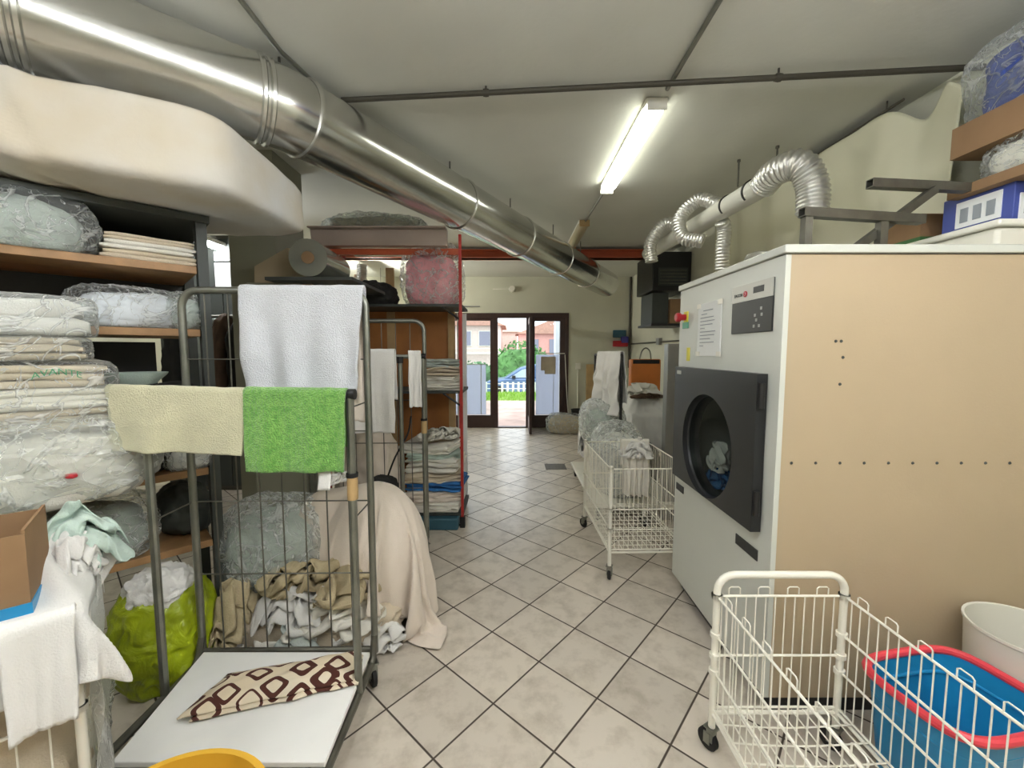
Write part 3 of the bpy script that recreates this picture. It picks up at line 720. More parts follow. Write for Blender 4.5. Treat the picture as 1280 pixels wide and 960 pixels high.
# control panel, notices, slots
cpn = MB().box((DXF-.006, 1.575, 1.53), (DXF+.002, 1.865, 1.735)).build('control_panel', m_blk, dry, bevel=.002)
MB().box((DXF-.008, 1.575, 1.665), (DXF-.004, 1.865, 1.735)).build('silver_strip', m_silver, cpn)
MB().box((DXF-.0095, 1.63, 1.69), (DXF-.0075, 1.70, 1.715)).build('display', m_blk, cpn)
MB().lathe([(0, 0), (.013, 0), (.013, .003), (0, .003)], (DXF-.011, 1.757, 1.695), 20, 'x').build('logo_disc', m_red, cpn)
MB().tube(arc((DXF-.0115, 1.757, 1.695), .006, -2.2, 1.8, 10, (0, -1, 0), (0, 0, 1)), .0016, 5).build('logo_swirl', m_pink, cpn)
for (y, z) in ((1.645,1.625),(1.64,1.6),(1.685,1.6),(1.675,1.58),(1.69,1.556),(1.655,1.556)): MB().box((DXF-.0075, y-.006, z-.006), (DXF-.0055, y+.006, z+.006)).build('button', m_grey, cpn)
def text(body, size, mat, name, parent, mtx, bend=None):
    cu = bpy.data.curves.new(name, 'FONT'); cu.body = body; cu.size = size; cu.extrude = .0004; cu.align_x = 'CENTER'
    o = bpy.data.objects.new(name, cu); C.objects.link(o); dg = bpy.context.evaluated_depsgraph_get(); dg.update()
    me = bpy.data.meshes.new_from_object(o.evaluated_get(dg)); bpy.data.objects.remove(o)
    mb = MB(); vs = [v.co.copy() for v in me.vertices]
    if bend: vs = [bend(v) for v in vs]
    mb.add([mtx @ v for v in vs], [tuple(p.vertices) for p in me.polygons]); bpy.data.meshes.remove(me)
    return mb.build(name, mat, parent, smooth=0)
# text plane on the x=DXF face: reading direction is -y
TM = Matrix(((0,0,-1,0),(-1,0,0,0),(0,1,0,0),(0,0,0,1)))
text('FAGOR', .019, m_dark, 'logo_lettering', cpn, Matrix.Translation((DXF-.0095, 1.81, 1.688)) @ TM)
es = MB().box((DXF-.006, 2.335, 1.60), (DXF+.002, 2.385, 1.68)).build('emergency_stop', m_yellow, dry, bevel=.002)
MB().lathe([(.018, .0), (.018, -.03), (.026, -.032), (.026, -.05), (.02, -.056), (0, -.058)], (DXF-.004, 2.365, 1.648), 20, 'x').build('stop_button', m_red, es)
MB().box((DXF-.008, 2.325, 1.585), (DXF-.002, 2.395, 1.62)).build('green_plate', m_green, es)
MB().box((DXF-.004, 2.30, 1.40), (DXF+.002, 2.335, 1.475)).build('yellow_sticker', m_yellow, dry)
nt = MB().box((DXF-.006, 1.96, 1.43), (DXF-.001, 2.2, 1.70)).build('notice_sheet', m_paper, dry)
m = MB()
for i, (w_, o_) in enumerate(((.1,.03),(.06,.01),(.14,0),(.15,0),(.13,0),(.05,0),(.16,0),(.15,0),(.11,0),(.15,0),(.04,0))): m.box((DXF-.0075, 2.17-o_-w_, 1.66-i*.018), (DXF-.0055, 2.17-o_, 1.664-i*.018))
m.build('print_lines', m_ink, nt)
for (y, z) in ((2.19,1.69),(1.97,1.69),(2.19,1.44),(1.97,1.44)): MB().box((DXF-.009, y-.02, z-.012), (DXF-.005, y+.02, z+.012)).build('tape', m_white, nt)
MB().box((DXF-.004, 2.32, .625), (DXF+.001, 2.42, .665)).build('grip_slot', m_blk, dry)
MB().box((DXF-.004, 1.60, .60), (DXF+.001, 1.76, .645)).build('grip_slot', m_blk, dry)
m = MB()
for i in range(10): m.lathe([(0, -.003), (.004, -.003), (.006, 0)], (1.06+i*.092, DY0-.0005, 1.03), 8, 'y')
for (x, z) in ((1.2,1.49),(1.22,1.49),(1.23,1.43),(1.225,1.33)): m.lathe([(0, -.002), (.005, -.002), (.006, 0)], (x, DY0-.0005, z), 8, 'y')
m.build('rivets', m_dkgrey, dry)
blob('blue_cloth', 'blobA', m_bluecloth, (1.11, 2.12, HZ-.25), (.15, .24, .13), 'blue cloth at the bottom of the dryer drum')
blob('white_cloth', 'blobC', m_linw, (1.12, 2.15, HZ-.17), (.15, .2, .16), 'white cloth inside the dryer drum, on the blue cloth')
# things on the dryer top
vt = tag(MB().lathe([(.07, 0), (.07, .02), (.055, .055), (.03, .065), (0, .068)], (1.13, 1.9, DT+.004), 28).build('steel_dome', m_galv2), 'small shiny steel dome on the dryer top beside the foil hose', 'cap')
st = thing('tube_stand', 'grey square-tube steel stand lying on the dryer top', 'stand', (1.5, 1.75, DT+.004))
zt = DT+.006
MB().sqtube((1.145, 1.66, 2.0), (1.68, 1.72, 1.99), .035).build('tube', m_zincd, st)
MB().sqtube((1.17, 1.665, 1.982), (1.17, 1.665, zt), .03).build('leg', m_zincd, st)
MB().sqtube((1.5, 1.7, 1.974), (1.5, 1.7, zt), .03).build('leg', m_zincd, st)
MB().sqtube((1.49, 1.76, 2.15), (2.08, 1.8, 2.14), .035).build('tube', m_zincd, st)
MB().sqtube((1.36, 1.70, zt), (1.76, 1.76, 2.125), .03).build('brace', m_zincd, st)
MB().sqtube((2.02, 1.79, 2.122), (2.02, 1.79, zt), .03).build('leg', m_zincd, st)

# curtain on the right wall
def cf(u, v):
    y = 2.0 + u*2.3; ztop = 2.80
    dip = .13*math.exp(-((y-2.22)/.1)**2); corner = -.12*max(0, 1-(y-2.0)/.1)
    z1 = ztop-dip+corner-.012*abs(sin(u*12)); z = z1 + (1.86-z1)*v
    fold = .028*sin(u*30+1.2*v+1.5*noise.noise(Vector((u*5, v*1.5, 1)))) + .05*noise.noise(Vector((u*6, v*1.2, 5)))
    fold += .03*ridge(Vector((u*2.3, v*.5, 0)), 2, 2.2)
    sw = .12*math.exp(-((y-2.24)/.12)**2)*math.exp(-v*4)
    return Vector((2.09+fold*(.35+.65*v)+sw*.4, y+.07*v*max(0, 1-u*3), z))
cu = thing('wall_curtain', 'cream cloth curtain hung along the right wall above the dryer', 'curtain', (2.1, 3.1, 1.62))
MB().grid(cf, 120, 50).build('cloth', m_ltcurt, cu, solid=.003, smooth=80)
MB().tube([(2.1, 2.3, 2.80), (2.1, 4.35, 2.80)], .008, 8).build('rail', m_darkpipe, cu)
for y in (2.4, 3.0, 3.7, 4.3): MB().tube([(2.1, y, 2.80), (2.1, y, ZC)], .004, 6).build('hook', m_darkpipe, cu)

# shelf on the right wall and what is on it
ws = thing('wall_shelf', 'two-tier brown wall shelf high in the right corner beyond the curtain', 'shelf', (2.1, 1.3, 2.12))
MB().box((1.93, .4, 2.29), (2.24, 1.87, 2.33)).box((1.93, .4, 2.33), (1.955, 1.87, 2.42)).build('board', m_cardd, ws)
MB().box((1.93, .4, 2.12), (2.24, 1.87, 2.16)).build('board', m_cardd, ws)
for y in (.42, 1.83): MB().box((2.2, y, 1.81), (2.24, y+.04, 2.8)).build('upright', m_dkgrey, ws)
bagged('blue_bundle', m_bluefilm, m_filml, (2.06, 1.29, 2.425), (.115, .58, .155), 61, 'blue bundle in clear film on the topmost right wall shelf', 'bundle', inner='sheeting', grow=1.0, ck=dict(e=7, crumple=.06), fk=dict(e=7, crumple=.07))
bagged('pillow_bag', m_lin, m_film, (2.07, 1.62, 2.16), (.11, .17, .075), 62, 'white pillow in a clear crumpled bag on the lower wall shelf', 'bag', grow=1.08)
cb = tag(MB().box((1.95, .95, 2.16), (2.2, 1.42, 2.285)).build('cardboard_box', m_card, bevel=.003), 'tan cardboard box on the lower wall shelf beside the pillow bag', 'box')
MB().box((1.948, .95, 2.215), (1.951, 1.42, 2.23)).build('tape', m_beigel, cb)
sb = thing('storage_tub', 'cream plastic storage tub with lid on the dryer top', 'tub', (2.0, 1.75, DT+.004))
MB().box((1.88, 1.62, DT+.004), (2.2, 1.98, DT+.1)).build('body', m_translu, sb, bevel=.015)
MB().box((1.86, 1.6, DT+.1), (2.21, 2.0, DT+.125)).build('lid', m_white, sb, bevel=.008)
bb = thing('product_box', 'blue carton with a white drawing, on the lidded tub on the dryer', 'box', (2.03, 1.78, DT+.13), R(0))
MB().box((1.98, 1.66, DT+.127), (2.2, 1.93, DT+.30)).build('carton', M('carton_blue', '#3D4C96', .5), bb, bevel=.003)
m = MB().box((2.0, 1.655, DT+.14), (2.15, 1.661, DT+.24)); m.build('white_panel', m_paper, bb)
m = MB().box((1.976, 1.70, DT+.16), (1.981, 1.87, DT+.27)); m.build('white_panel', m_paper, bb)
m = MB()
for i in range(3): m.box((1.973, 1.72+i*.05, DT+.18), (1.9765, 1.75+i*.05, DT+.24))
for i in range(3): m.box((2.015+i*.045, 1.652, DT+.16), (2.04+i*.045, 1.6555, DT+.22))
m.build('drawing', m_ink, bb)
kb = thing('cardboard_box', 'brown cardboard box with green stripe behind the metal frame', 'box', (2.05, 2.12, DT))
MB().box((1.97, 2.02, DT+.004), (2.09, 2.2, DT+.28)).build('carton', m_cardd, kb, bevel=.003)
MB().box((1.966, 2.015, DT+.14), (2.092, 2.205, DT+.17)).build('stripe', M('green_stripe', '#3C6B38', .6), kb)

# ------------------------------------------------------------------ wire carts
def caster(parent, x, y, z, r=.038, a=0.):
    m = MB().box((-.014, -.012, r*1.1), (.014, .012, z)).box((-.02, -.02, z-.006), (.02, .02, z))
    m.box((-.018, -.004, r*.8), (-.014, .02, r*1.9)).box((.014, -.004, r*.8), (.018, .02, r*1.9))
    X = Matrix.Translation((x, y, 0)) @ Matrix.Rotation(a, 4, 'Z'); m.v = [X @ v for v in m.v]
    o = m.build('caster', m_zinc, parent, local=True)
    w = MB().lathe([(0, -.011), (r*.85, -.011), (r, -.007), (r, .007), (r*.85, .011), (0, .011)], (0, .012, r), 18, 'x'); w.v = [X @ v for v in w.v]
    w.build('wheel', m_rubber, o, local=True); return o

def wire_cart(name, label, loc, rotz, W, L, zf, zr, handles=(), sp=.033, tabs=False, bars=(.5,), floor_sp=.04, post=.012, group='white wire laundry carts', mat=None, sag=.0, end_bars=None):
    """x across (0..W), y along (0..L); zf basket floor, zr rim"""
    mat = mat or m_wire
    t = thing(name, label, 'cart', loc, rotz, group)
    for (x, y) in ((0,0),(W,0),(0,L),(W,L)):
        top = zr+.02
        MB().tube([(x, y, .09), (x, y, top)], post, 12).build('post', mat, t, local=True); caster(t, x, y, .095, a=.5 if y else -.4)
    for yh in handles:
        hz = zr+.078; rr = .06
        pts = [(0, yh, zr-.02)] + arc((rr, yh, hz-rr), rr, pi, pi/2, 6, (1,0,0), (0,0,1)) + arc((W-rr, yh, hz-rr), rr, pi/2, 0, 6, (1,0,0), (0,0,1)) + [(W, yh, zr-.02)]
        MB().tube(pts, post*1.05, 12).build('handle', mat, t, local=True)
    w = .0022; wb = .0042
    def panel(nm, a, b, tb):
        a, b = Vector(a), Vector(b); L_ = (b-a).length; m = MB(); n = max(2, round(L_/sp))
        for k in [0., 1.] + list(bars):
            z = zf+(zr-zf)*k; m.tube([a+Vector((0,0,z)), b+Vector((0,0,z))], wb, 6)
        for i in range(1, n):
            q = a.lerp(b, i/n); m.tube([q+Vector((0,0,zf)), q+Vector((0,0,zr))], w, 5)
        if tb:
            d = (b-a).normalized()
            for i in range(1, n-1, 3):
                q = a.lerp(b, (i+.2)/n)+Vector((0,0,zr)); m.tube([q, q+Vector((0,0,.028)), q+Vector((0,0,.033))+d*.006, q+Vector((0,0,.033))+d*.034, q+Vector((0,0,.028))+d*.04, q+d*.04], .0022, 5)
        for z in [zr]+[zf+(zr-zf)*k for k in bars]:
            for q in (a, b): m.tube([q+Vector((0,0,z-.008)), q+Vector((0,0,z+.008))], post+.006, 10)
        m.build(nm, mat, t, local=True)
    panel('side_panel', (0,0,0), (0,L,0), tabs); panel('side_panel', (W,0,0), (W,L,0), tabs)
    bars = end_bars or bars; panel('end_panel', (0,0,0), (W,0,0), tabs); panel('end_panel', (0,L,0), (W,L,0), tabs)
    m = MB(); n = round(W/floor_sp); k = round(L/(floor_sp*1.6))
    for i in range(1, n): m.tube([(W*i/n, 0, zf-sag*sin(pi*i/n)), (W*i/n, L, zf-sag*sin(pi*i/n))], w*1.15, 5)
    for i in range(0, k+1):
        m.tube([(W*j/8, L*i/k, zf-.004-sag*sin(pi*j/8)) for j in range(9)], w*1.3, 5)
    m.build('floor_grid', mat, t, local=True)
    MB().tube([(0, 0, zf-.02), (W, 0, zf-.02)], .007, 8).tube([(0, L, zf-.02), (W, L, zf-.02)], .007, 8).tube([(0, 0, zf-.02), (0, L, zf-.02)], .007, 8).tube([(W, 0, zf-.02), (W, L, zf-.02)], .007, 8).build('base_frame', mat, t, local=True)
    return t
cartA = wire_cart('wire_cart', 'white wire cart with rounded handle in front of the beige dryer side', (.725, .52, 0), 0, .45, .86, .17, .59, handles=(.86,), tabs=True, bars=(.66, .33), sp=.034, sag=.012, end_bars=(.47,))
cartB = wire_cart('wire_cart', 'white wire cart standing in the aisle beyond the dryer', (.62, 2.50, 0), R(1.5), .5, .78, .2, .72, bars=(.5, .25), sp=.03)
# blue tub with red rim
def stad(a, L, W, e=3.0):
    c, s = cos(a), sin(a); k = (abs(c)**e+abs(s)**e)**(-1/e); return c*k*L, s*k*W
tb = thing('wash_tub', 'blue plastic wash tub with red rim on the floor by the dryer', 'tub', (1.415, 1.215, 0), R(10))
def tubmesh(prof, n=56):
    m = MB(); vs = []; k = len(prof)
    for (sc, z) in prof:
        for i in range(n):
            x, y = stad(2*pi*i/n, .215*sc, .165*sc, 4.); vs.append((x, y, z))
    fs = [(i*n+j, i*n+(j+1) % n, (i+1)*n+(j+1) % n, (i+1)*n+j) for i in range(k-1) for j in range(n)]
    fs.append(tuple(range(n))); fs.append(tuple((k-1)*n+j for j in range(n))); return m.add(vs, fs)
tubmesh([(.74, 0), (.78, .01), (.96, .38), (.94, .38), (.77, .03), (.7, .025)]).build('body', m_blue, tb, local=True)
m = MB(); m.tube([(*stad(2*pi*i/56, .212, .163, 4.), .382) for i in range(56)], .014, 10, closed=True); m.build('rim', m_rim, tb, local=True)
m = MB(); m.tube([(*stad(2*pi*i/56, .196, .148, 4.), .31) for i in range(56)], .006, 8, closed=True); m.build('inner_ledge', m_blue, tb, local=True)
bn = MB(); bn.lathe([(.13, 0), (.145, .02), (.165, .475), (.17, .48), (.17, .49), (.162, .488), (.14, .03), (.0, .025)], (1.80, 1.335, 0), 40)
tag(bn.build('plastic_bin', m_translu), 'milky white round bin between the blue tub and dryer side', 'bin')
# white laundry over the far rail of cart B

drape('hung_cloth', m_lin, (.86, 3.18, .745), (1.08, 3.18, .745), (0,-1,0), .42, .2, 3, 'white cloth hung inside the far rail of the aisle wire cart', 'laundry', folds=4, amp=.035, flare=-.1)
blob('white_cloth', 'blobA', m_linw, (.98, 3.15, .62), (.28, .16, .17), 'white cloth bunched over the hung cloth on the aisle wire cart')

# platform trolley with black posts, garments
tr = thing('platform_trolley', 'low white platform trolley with black posts behind the aisle wire cart', 'trolley', (1.05, 4.05, 0))
MB().box((.69, 3.36, .13), (1.42, 4.72, .165)).build('platform', m_white, tr, bevel=.006)
for (x, y) in ((1.07, 3.98), (.95, 4.66)): MB().tube([(x, y, .165), (x, y, 1.42)], .014, 10).build('post', m_dark, tr)
MB().tube([(1.07, 3.98, 1.42), (.95, 4.66, 1.42)], .014, 10).tube([(1.07, 3.98, .62), (.95, 4.66, .34)], .01, 8).tube([(1.07, 3.98, .17), (1.07, 3.98, .2), (1.42, 4.3, .42)], .01, 8).build('rail', m_dark, tr)
for (x, y) in ((.74, 3.42), (1.36, 3.42), (.74, 4.66), (1.36, 4.66)): caster(tr, x-1.05, y-4.05, .13)
drape('hung_garment', m_linw, (1.075, 3.99, 1.44), (.97, 4.56, 1.44), (-1,-.15,0), .62, .5, 5, 'white garments hung over the black trolley rail', 'laundry', folds=3, amp=.05, flare=.1)
bagged('clear_bag', m_linw, m_filmc, (.98, 3.72, .168), (.2, .27, .3), 75, 'milky clear bag of whites on the white trolley platform', grow=1.1)
bagged('clear_bag', m_greyl, m_filmc, (.96, 4.35, .5), (.18, .26, .2), 76, 'grey laundry in clear film slung between the black trolley posts', grow=1.15)
blob('white_bundle', 'blobC', m_linw, (.88, 4.45, .3), (.34, .4, .62), 'white laundry bundle bulging left of the black trolley posts')
tag(MB().box((.42, 4.95, .0), (.68, 5.2, .004)).build('floor_drain', M('drain_grey', '#6A665E', .6, var=.3, vscale=30)), 'dark grey square drain cover in the tiled floor', 'drain cover')
# table with heap, orange case
tbn = thing('folding_table', 'white table under a heap of linen by the right wall', 'table', (1.72, 4.95, 0))
MB().box((1.36, 4.55, .7), (2.15, 5.3, .74)).build('tabletop', m_white, tbn, bevel=.005)
for (x, y) in ((1.4, 4.6), (2.1, 4.6), (1.4, 5.25), (2.1, 5.25)): MB().tube([(x, y, 0), (x, y, .7)], .018, 10).build('leg', m_white, tbn)
settled('white_sheet', 'table', m_linw, 'big white sheet heaped on the table and hanging over its edge', 'sheet')
blob('brown_cloth', 'blobB', m_browncloth, (1.53, 4.60, .92), (.42, .14, .07), 'dark brown patterned cloth across the heaped white sheet')
blob('white_cloth', 'blobC', m_lin, (1.56, 4.80, .93), (.5, .34, .16), 'ivory cloth bunched on top of the table heap behind the brown cloth')
folded('folded_sheet', m_beigel, (1.95, 4.75, .742), (.32, .3, .17), 4, 80, 'folded cream sheets beside the heaped white sheet')
oc = thing('orange_case', 'orange case with carry handle standing behind the linen heap', 'case', (1.7, 5.22, .742))
MB().box((1.5, 5.14, .742), (1.88, 5.26, 1.36)).build('body', m_orgcase, oc, bevel=.02)
MB().box((1.52, 5.135, 1.30), (1.86, 5.265, 1.352)).build('top_band', m_darkcloth, oc, bevel=.01)
MB().tube(smoothpath([(1.62, 5.2, 1.35), (1.65, 5.2, 1.46), (1.7, 5.2, 1.5), (1.75, 5.2, 1.46), (1.77, 5.2, 1.35)], 5), .008, 8).build('handle', m_zincd, oc)
lump('black_bag', m_darkcloth, (1.45, 4.45, 0), (.16, .16, .24), 81, 'black bag on the floor in front of the linen table', 'bag', crumple=.15)
tag(MB().box((1.3, 3.42, 0), (1.9, 3.5, 1.52)).build('steel_locker', m_grey, bevel=.006), 'slim grey steel panel standing behind the dryer', 'panel')
# bag by the door, leaning board, bin, wall bits
bagged('plastic_sack', m_beigel, m_film, (.98, 7.3, 0), (.33, .22, .17), 82, 'clear sack of pale laundry on the floor by the right glass bay', 'sack', grow=1.06)
b = MB().box((1.4, 7.66, 0), (1.75, 7.72, 1.22)); tag(b.build('leaning_board', m_stud), 'tan board against the back wall right of the door', 'board')
tag(MB().lathe([(.1, 0), (.13, .38), (.14, .4), (.13, .4), (.1, .02), (0, .02)], (1.22, 7.45, 0), 20).build('black_bin', m_dark), 'small black bin at the back wall beside the clear sack', 'bin')
sk = tag(MB().box((1.2, Y1-.035, 1.12), (1.3, Y1-.001, 1.24)).build('wall_socket', m_white, bevel=.006), 'white wall socket on the back wall right of the door', 'socket')
MB().tube([(1.25, Y1-.015, 0.02), (1.25, Y1-.015, 1.12)], .012, 8).build('conduit', m_white, sk)
tag(MB().tube(smoothpath([(1.0, Y1-.03, 1.4), (1.03, Y1-.03, .9), (1.06, Y1-.04, .4), (1.1, Y1-.06, .03)], 6), .008, 6).build('white_cable', m_white), 'white cable hanging down beside the right glass bay', 'cable')
tag(MB().tube([(2.21, Y1-.04, 1.15), (2.21, Y1-.04, 2.84)], .022, 10).build('corner_pipe', m_darkpipe), 'dark vertical pipe in the back right corner', 'pipe')
cdw = tag(MB().tube([(2.235, 7.7, 1.6), (2.235, 4.6, 1.6)], .012, 8).build('conduit', m_zincd), 'grey conduit along the right wall above the orange case', 'conduit')
MB().box((2.2, 6.15, 1.56), (2.245, 6.27, 1.66)).build('junction_box', m_grey, cdw)
wh = thing('wall_pouch', 'blue and red pouch hung on the back wall near the corner', 'pouch', (2.0, Y1-.05, 1.5))
MB().box((1.9, Y1-.06, 1.72), (2.14, Y1-.002, 1.86)).build('blue_pocket', m_teal, wh, bevel=.01)
MB().box((1.9, Y1-.06, 1.55), (2.18, Y1-.002, 1.66)).build('red_pocket', m_red, wh, bevel=.01)
MB().box((2.05, Y1-.075, 1.62), (2.18, Y1-.002, 1.74)).build('purple_pocket', M('violet_cloth', '#4A4794', .7), wh, bevel=.01)
cam_ = tag(MB().tube([(-.36, Y1-.02, 2.62), (-.05, Y1-.02, 2.62)], .01, 6).lathe([(.05, -.1), (.06, -.02), (.05, 0), (0, 0)], (-.0, Y1, 2.62), 16, 'y').build('wall_lamp', m_white), 'small round white fitting on the back wall above the door', 'fitting')
# black air heater, cabinet and carton on the right wall
ah = thing('air_heater', 'black box air heater high on the far right wall', 'heater', (2.0, 5.5, 2.2))
MB().box((1.76, 5.2, 2.22), (2.245, 5.85, 2.7)).build('housing', m_dark, ah, bevel=.01)
MB().box((1.83, 5.19, 2.28), (2.2, 5.2, 2.5)).build('grille_frame', m_dkgrey, ah)
m = MB()
for i in range(5): m.box((1.85, 5.183, 2.30+i*.04), (2.18, 5.192, 2.312+i*.04))
m.build('grille', m_zincd, ah)
tag(MB().box((1.76, 5.2, 1.78), (2.245, 5.75, 1.81)).build('wall_bracket_shelf', m_dark), 'dark bracket shelf under the black air heater', 'shelf')
tag(MB().box((1.78, 5.25, 1.812), (1.99, 5.7, 2.2)).build('dark_cabinet', m_dkgrey, bevel=.008), 'dark grey cabinet under the black air heater', 'cabinet')
tag(MB().box((2.0, 5.22, 1.812), (2.22, 5.6, 2.12)).build('cardboard_box', m_cardd, bevel=.004), 'cardboard box beside the dark cabinet under the air heater', 'box')

# ------------------------------------------------------------------ left storage shelf (turned 45 degrees)
SO = Vector((-1.385, 1.9, 0)); SR = R(45)
def S(s, t, z): return SO + Vector((-.7071*s-.7071*t, -.7071*s+.7071*t, z))
sh = thing('storage_rack', 'dark steel storage rack with wooden shelves under the mattress', 'rack', SO, SR)
for (x, y) in ((-.02, .03), (-.02, .47), (-1.36, .03), (-1.36, .47)): MB().box((x-.02, y-.03, 0), (x+.02, y+.03, 2.05)).build('post', m_dkgrey, sh, local=True)
for z in (1.80, 1.52, .88, .535): MB().box((-1.4, .0, z), (-.045, .5, z+.032)).build('board', m_wood, sh, local=True, bevel=.002)
MB().box((-1.4, -.01, 2.03), (.01, .5, 2.06)).build('top_board', m_dkgrey, sh, local=True)
MB().box((-1.4, .48, 1.56), (-.04, .495, 2.03)).build('back_panel', m_dark, sh, local=True)  # carried down a bay to darken it and hide the bright wall
MB().box((-1.4, .48, .9), (-.17, .495, 1.5)).build('back_panel', m_dark, sh, local=True)  # added dark sheet, keeps the bright wall from showing through the bay
# mattress on top
mt = thing('mattress', 'thick white mattress lying on top of the left storage rack', 'mattress', (-1.7, 1.8, 2.07))
A_, B_, C_, D_ = Vector((-1.09, 1.58)), Vector((-1.13, 2.36)), Vector((-2.5, 2.15)), Vector((-2.4, 1.08))
vs0, fs0 = ico(6); m = MB(); vs = []
for n in vs0:
    e = 9; k = (abs(n.x)**e+abs(n.y)**e+abs(n.z)**e)**(-1/e); q = n*k
    u, v = (q.x+1)/2, (q.y+1)/2
    xy = (D_*(1-u)+A_*u)*(1-v) + (C_*(1-u)+B_*u)*v
    h = .152*(1-.2*max(0, u-.6)/.4*v)
    zc = 2.055+.155 + .035*(1-u)-.02*max(0,u-.6)*v + .015*noise.noise(Vector((xy.x*2, xy.y*2, 1)))
    z = zc + q.z*h
    wr = .008*ridge(Vector((xy.x, xy.y, z)), 3, 3.)+.012*noise.noise(Vector((xy.x*3, xy.y*3, z*3))) + .007*sin(55*(xy.x+.35*z)+6*z)*max(0, min(1, (-1.52-xy.x)/.12))
    vs.append(Vector((xy.x, xy.y, z))+n*wr)
m.v = vs; m.f = list(fs0); m.build('cover', m_matt, mt, smooth=70)
# bay contents
def Sl(name, mat, s, t, z, size, layers, seed, label, **k): return folded(name, mat, S(s, t, z), size, layers, seed, label, rotz=SR, **k)
g1 = 'folded linens on the top shelf'
for i, (mm, z, h, lab) in enumerate(((m_beigel, 1.834, .04, 'flat folded cream sheet at the bottom of the topmost shelf stack'), (m_lin, 1.875, .035, 'flat folded white sheet in the middle of the topmost shelf stack'), (m_beigel, 1.911, .03, 'flat folded cream sheet on top of the topmost shelf stack'))):
    Sl('folded_sheet', mm, .19, .2, z, (.31-.01*i, .34, h), 2, 90+i, lab, group=g1)
bagged('linen_bag', m_greyl, m_film, S(.58, .14, 1.834), (.2, .17, .105), 93, 'grey green linens in crinkled film on the topmost rack shelf', rotz=SR, ck=dict(crumple=.12))
bagged('linen_bag', m_poly, m_film, S(.27, .15, 1.555), (.17, .14, .085), 94, 'white linen in a loose clear bag on the second rack shelf', rotz=SR, knot=(.12, -.1, .08))
bagged('linen_bag', m_greyl, m_film, S(.08, .12, 1.555), (.06, .1, .08), 95, 'small grey bundle in clear film at the rack post', rotz=SR)
# stack of wrapped packs in front
bagged('linen_sack', m_lin, m_filmc, S(.62, -.04, .914), (.37, .27, .155), 96, 'big clear sack of white linen with a red mark, lowest of the wrapped packs', 'sack', rotz=SR, grow=1.06, ck=dict(e=4))
q = S(.46, -.335, 1.03); tag(lumpmesh((.016, .016, .008), 2, sub=3).build('red_tag', m_red, loc=q), 'small red tag on the big clear linen sack', 'tag')
def pack(name, mats, s, t, z, size, n, seed, label, layers=3):
    tt = thing(name, label, 'pack', S(s, t, z), SR, 'film-wrapped linen packs on the left rack')
    h = size[2]/n
    for i in range(n): folded('linen', mats[i % len(mats)], S(s, t, z+h*i+.003), (size[0]*.97, size[1]*.95, h*.97), layers, seed+i, parent=tt, rotz=SR, wave=.014)
    b = lumpmesh((size[0]*.53, size[1]*.54, size[2]*.58), seed, crumple=.06, freq=7, e=7, lowf=.04); b.build('film_wrap', m_film, tt, local=True, smooth=28)
    return tt
pk3 = pack('linen_pack', (m_beigel, m_lin), .62, -.12, 1.18, (.54, .3, .22), 3, 100, 'wide wrapped pack of creased sheets with green print, under the beige pack')
pk2 = pack('linen_pack', (m_beigel,), .66, -.12, 1.42, (.5, .28, .075), 1, 104, 'thin beige wrapped pack between two white packs')
pk1 = pack('linen_pack', (m_linw,), .64, -.12, 1.505, (.5, .28, .125), 1, 106, 'puffy white wrapped pack with faint green print, top of the stack', layers=2)
SM = Matrix.Rotation(SR, 4, 'Z') @ Matrix.Rotation(R(90), 4, 'X')
text('AVANTE', .03, m_gprint, 'green_print', pk3, Matrix.Translation(S(.475, -.305, 1.345)) @ SM, bend=lambda v: Vector((v.x, v.y+.03*(1-(v.x/.08)**2), v.z)))
# things inside the lower bays
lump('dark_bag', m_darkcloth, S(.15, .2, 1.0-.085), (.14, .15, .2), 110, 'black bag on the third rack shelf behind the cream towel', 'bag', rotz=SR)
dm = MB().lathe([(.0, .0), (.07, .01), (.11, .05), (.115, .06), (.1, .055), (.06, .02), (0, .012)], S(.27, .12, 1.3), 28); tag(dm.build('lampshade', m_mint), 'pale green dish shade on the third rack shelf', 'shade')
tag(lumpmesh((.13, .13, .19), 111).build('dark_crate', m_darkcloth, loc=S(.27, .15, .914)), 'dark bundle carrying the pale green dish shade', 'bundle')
bagged('linen_bag', m_linw, m_film, S(.1, .12, .914), (.09, .12, .06), 112, 'small white bag on the third rack shelf beside the cage post', rotz=SR)
bagged('linen_bag', m_greyl, m_film, S(.5, .15, .57), (.25, .16, .13), 113, 'grey green linen bag on the lowest rack shelf', rotz=SR)
lump('dark_bag', m_dkgrey, S(.12, .25, .57), (.1, .15, .12), 114, 'dark grey bundle on the lowest rack shelf near the post', 'bag', rotz=SR)
gb = thing('lime_bag', 'lime green bag stuffed with white cloth on the floor under the rack', 'bag', (-1.545, 1.72, 0))
lumpmesh((.165, .165, .25), 120, crumple=.12, freq=2.6, e=2.4, folds=11, fold_amp=.03, sub=6).build('bag_body', m_yellowbag, gb, local=True, smooth=60)
lump('stuffing', m_linw, (-1.53, 1.70, .36), (.1, .1, .075), 121, parent=gb, crumple=.3)
bagged('linen_bag', m_beigel, m_film, (-1.62, 1.32, 0), (.13, .13, .2), 122, 'tan laundry in clear bag on the floor beside the lime bag', ck=dict(crumple=.15))
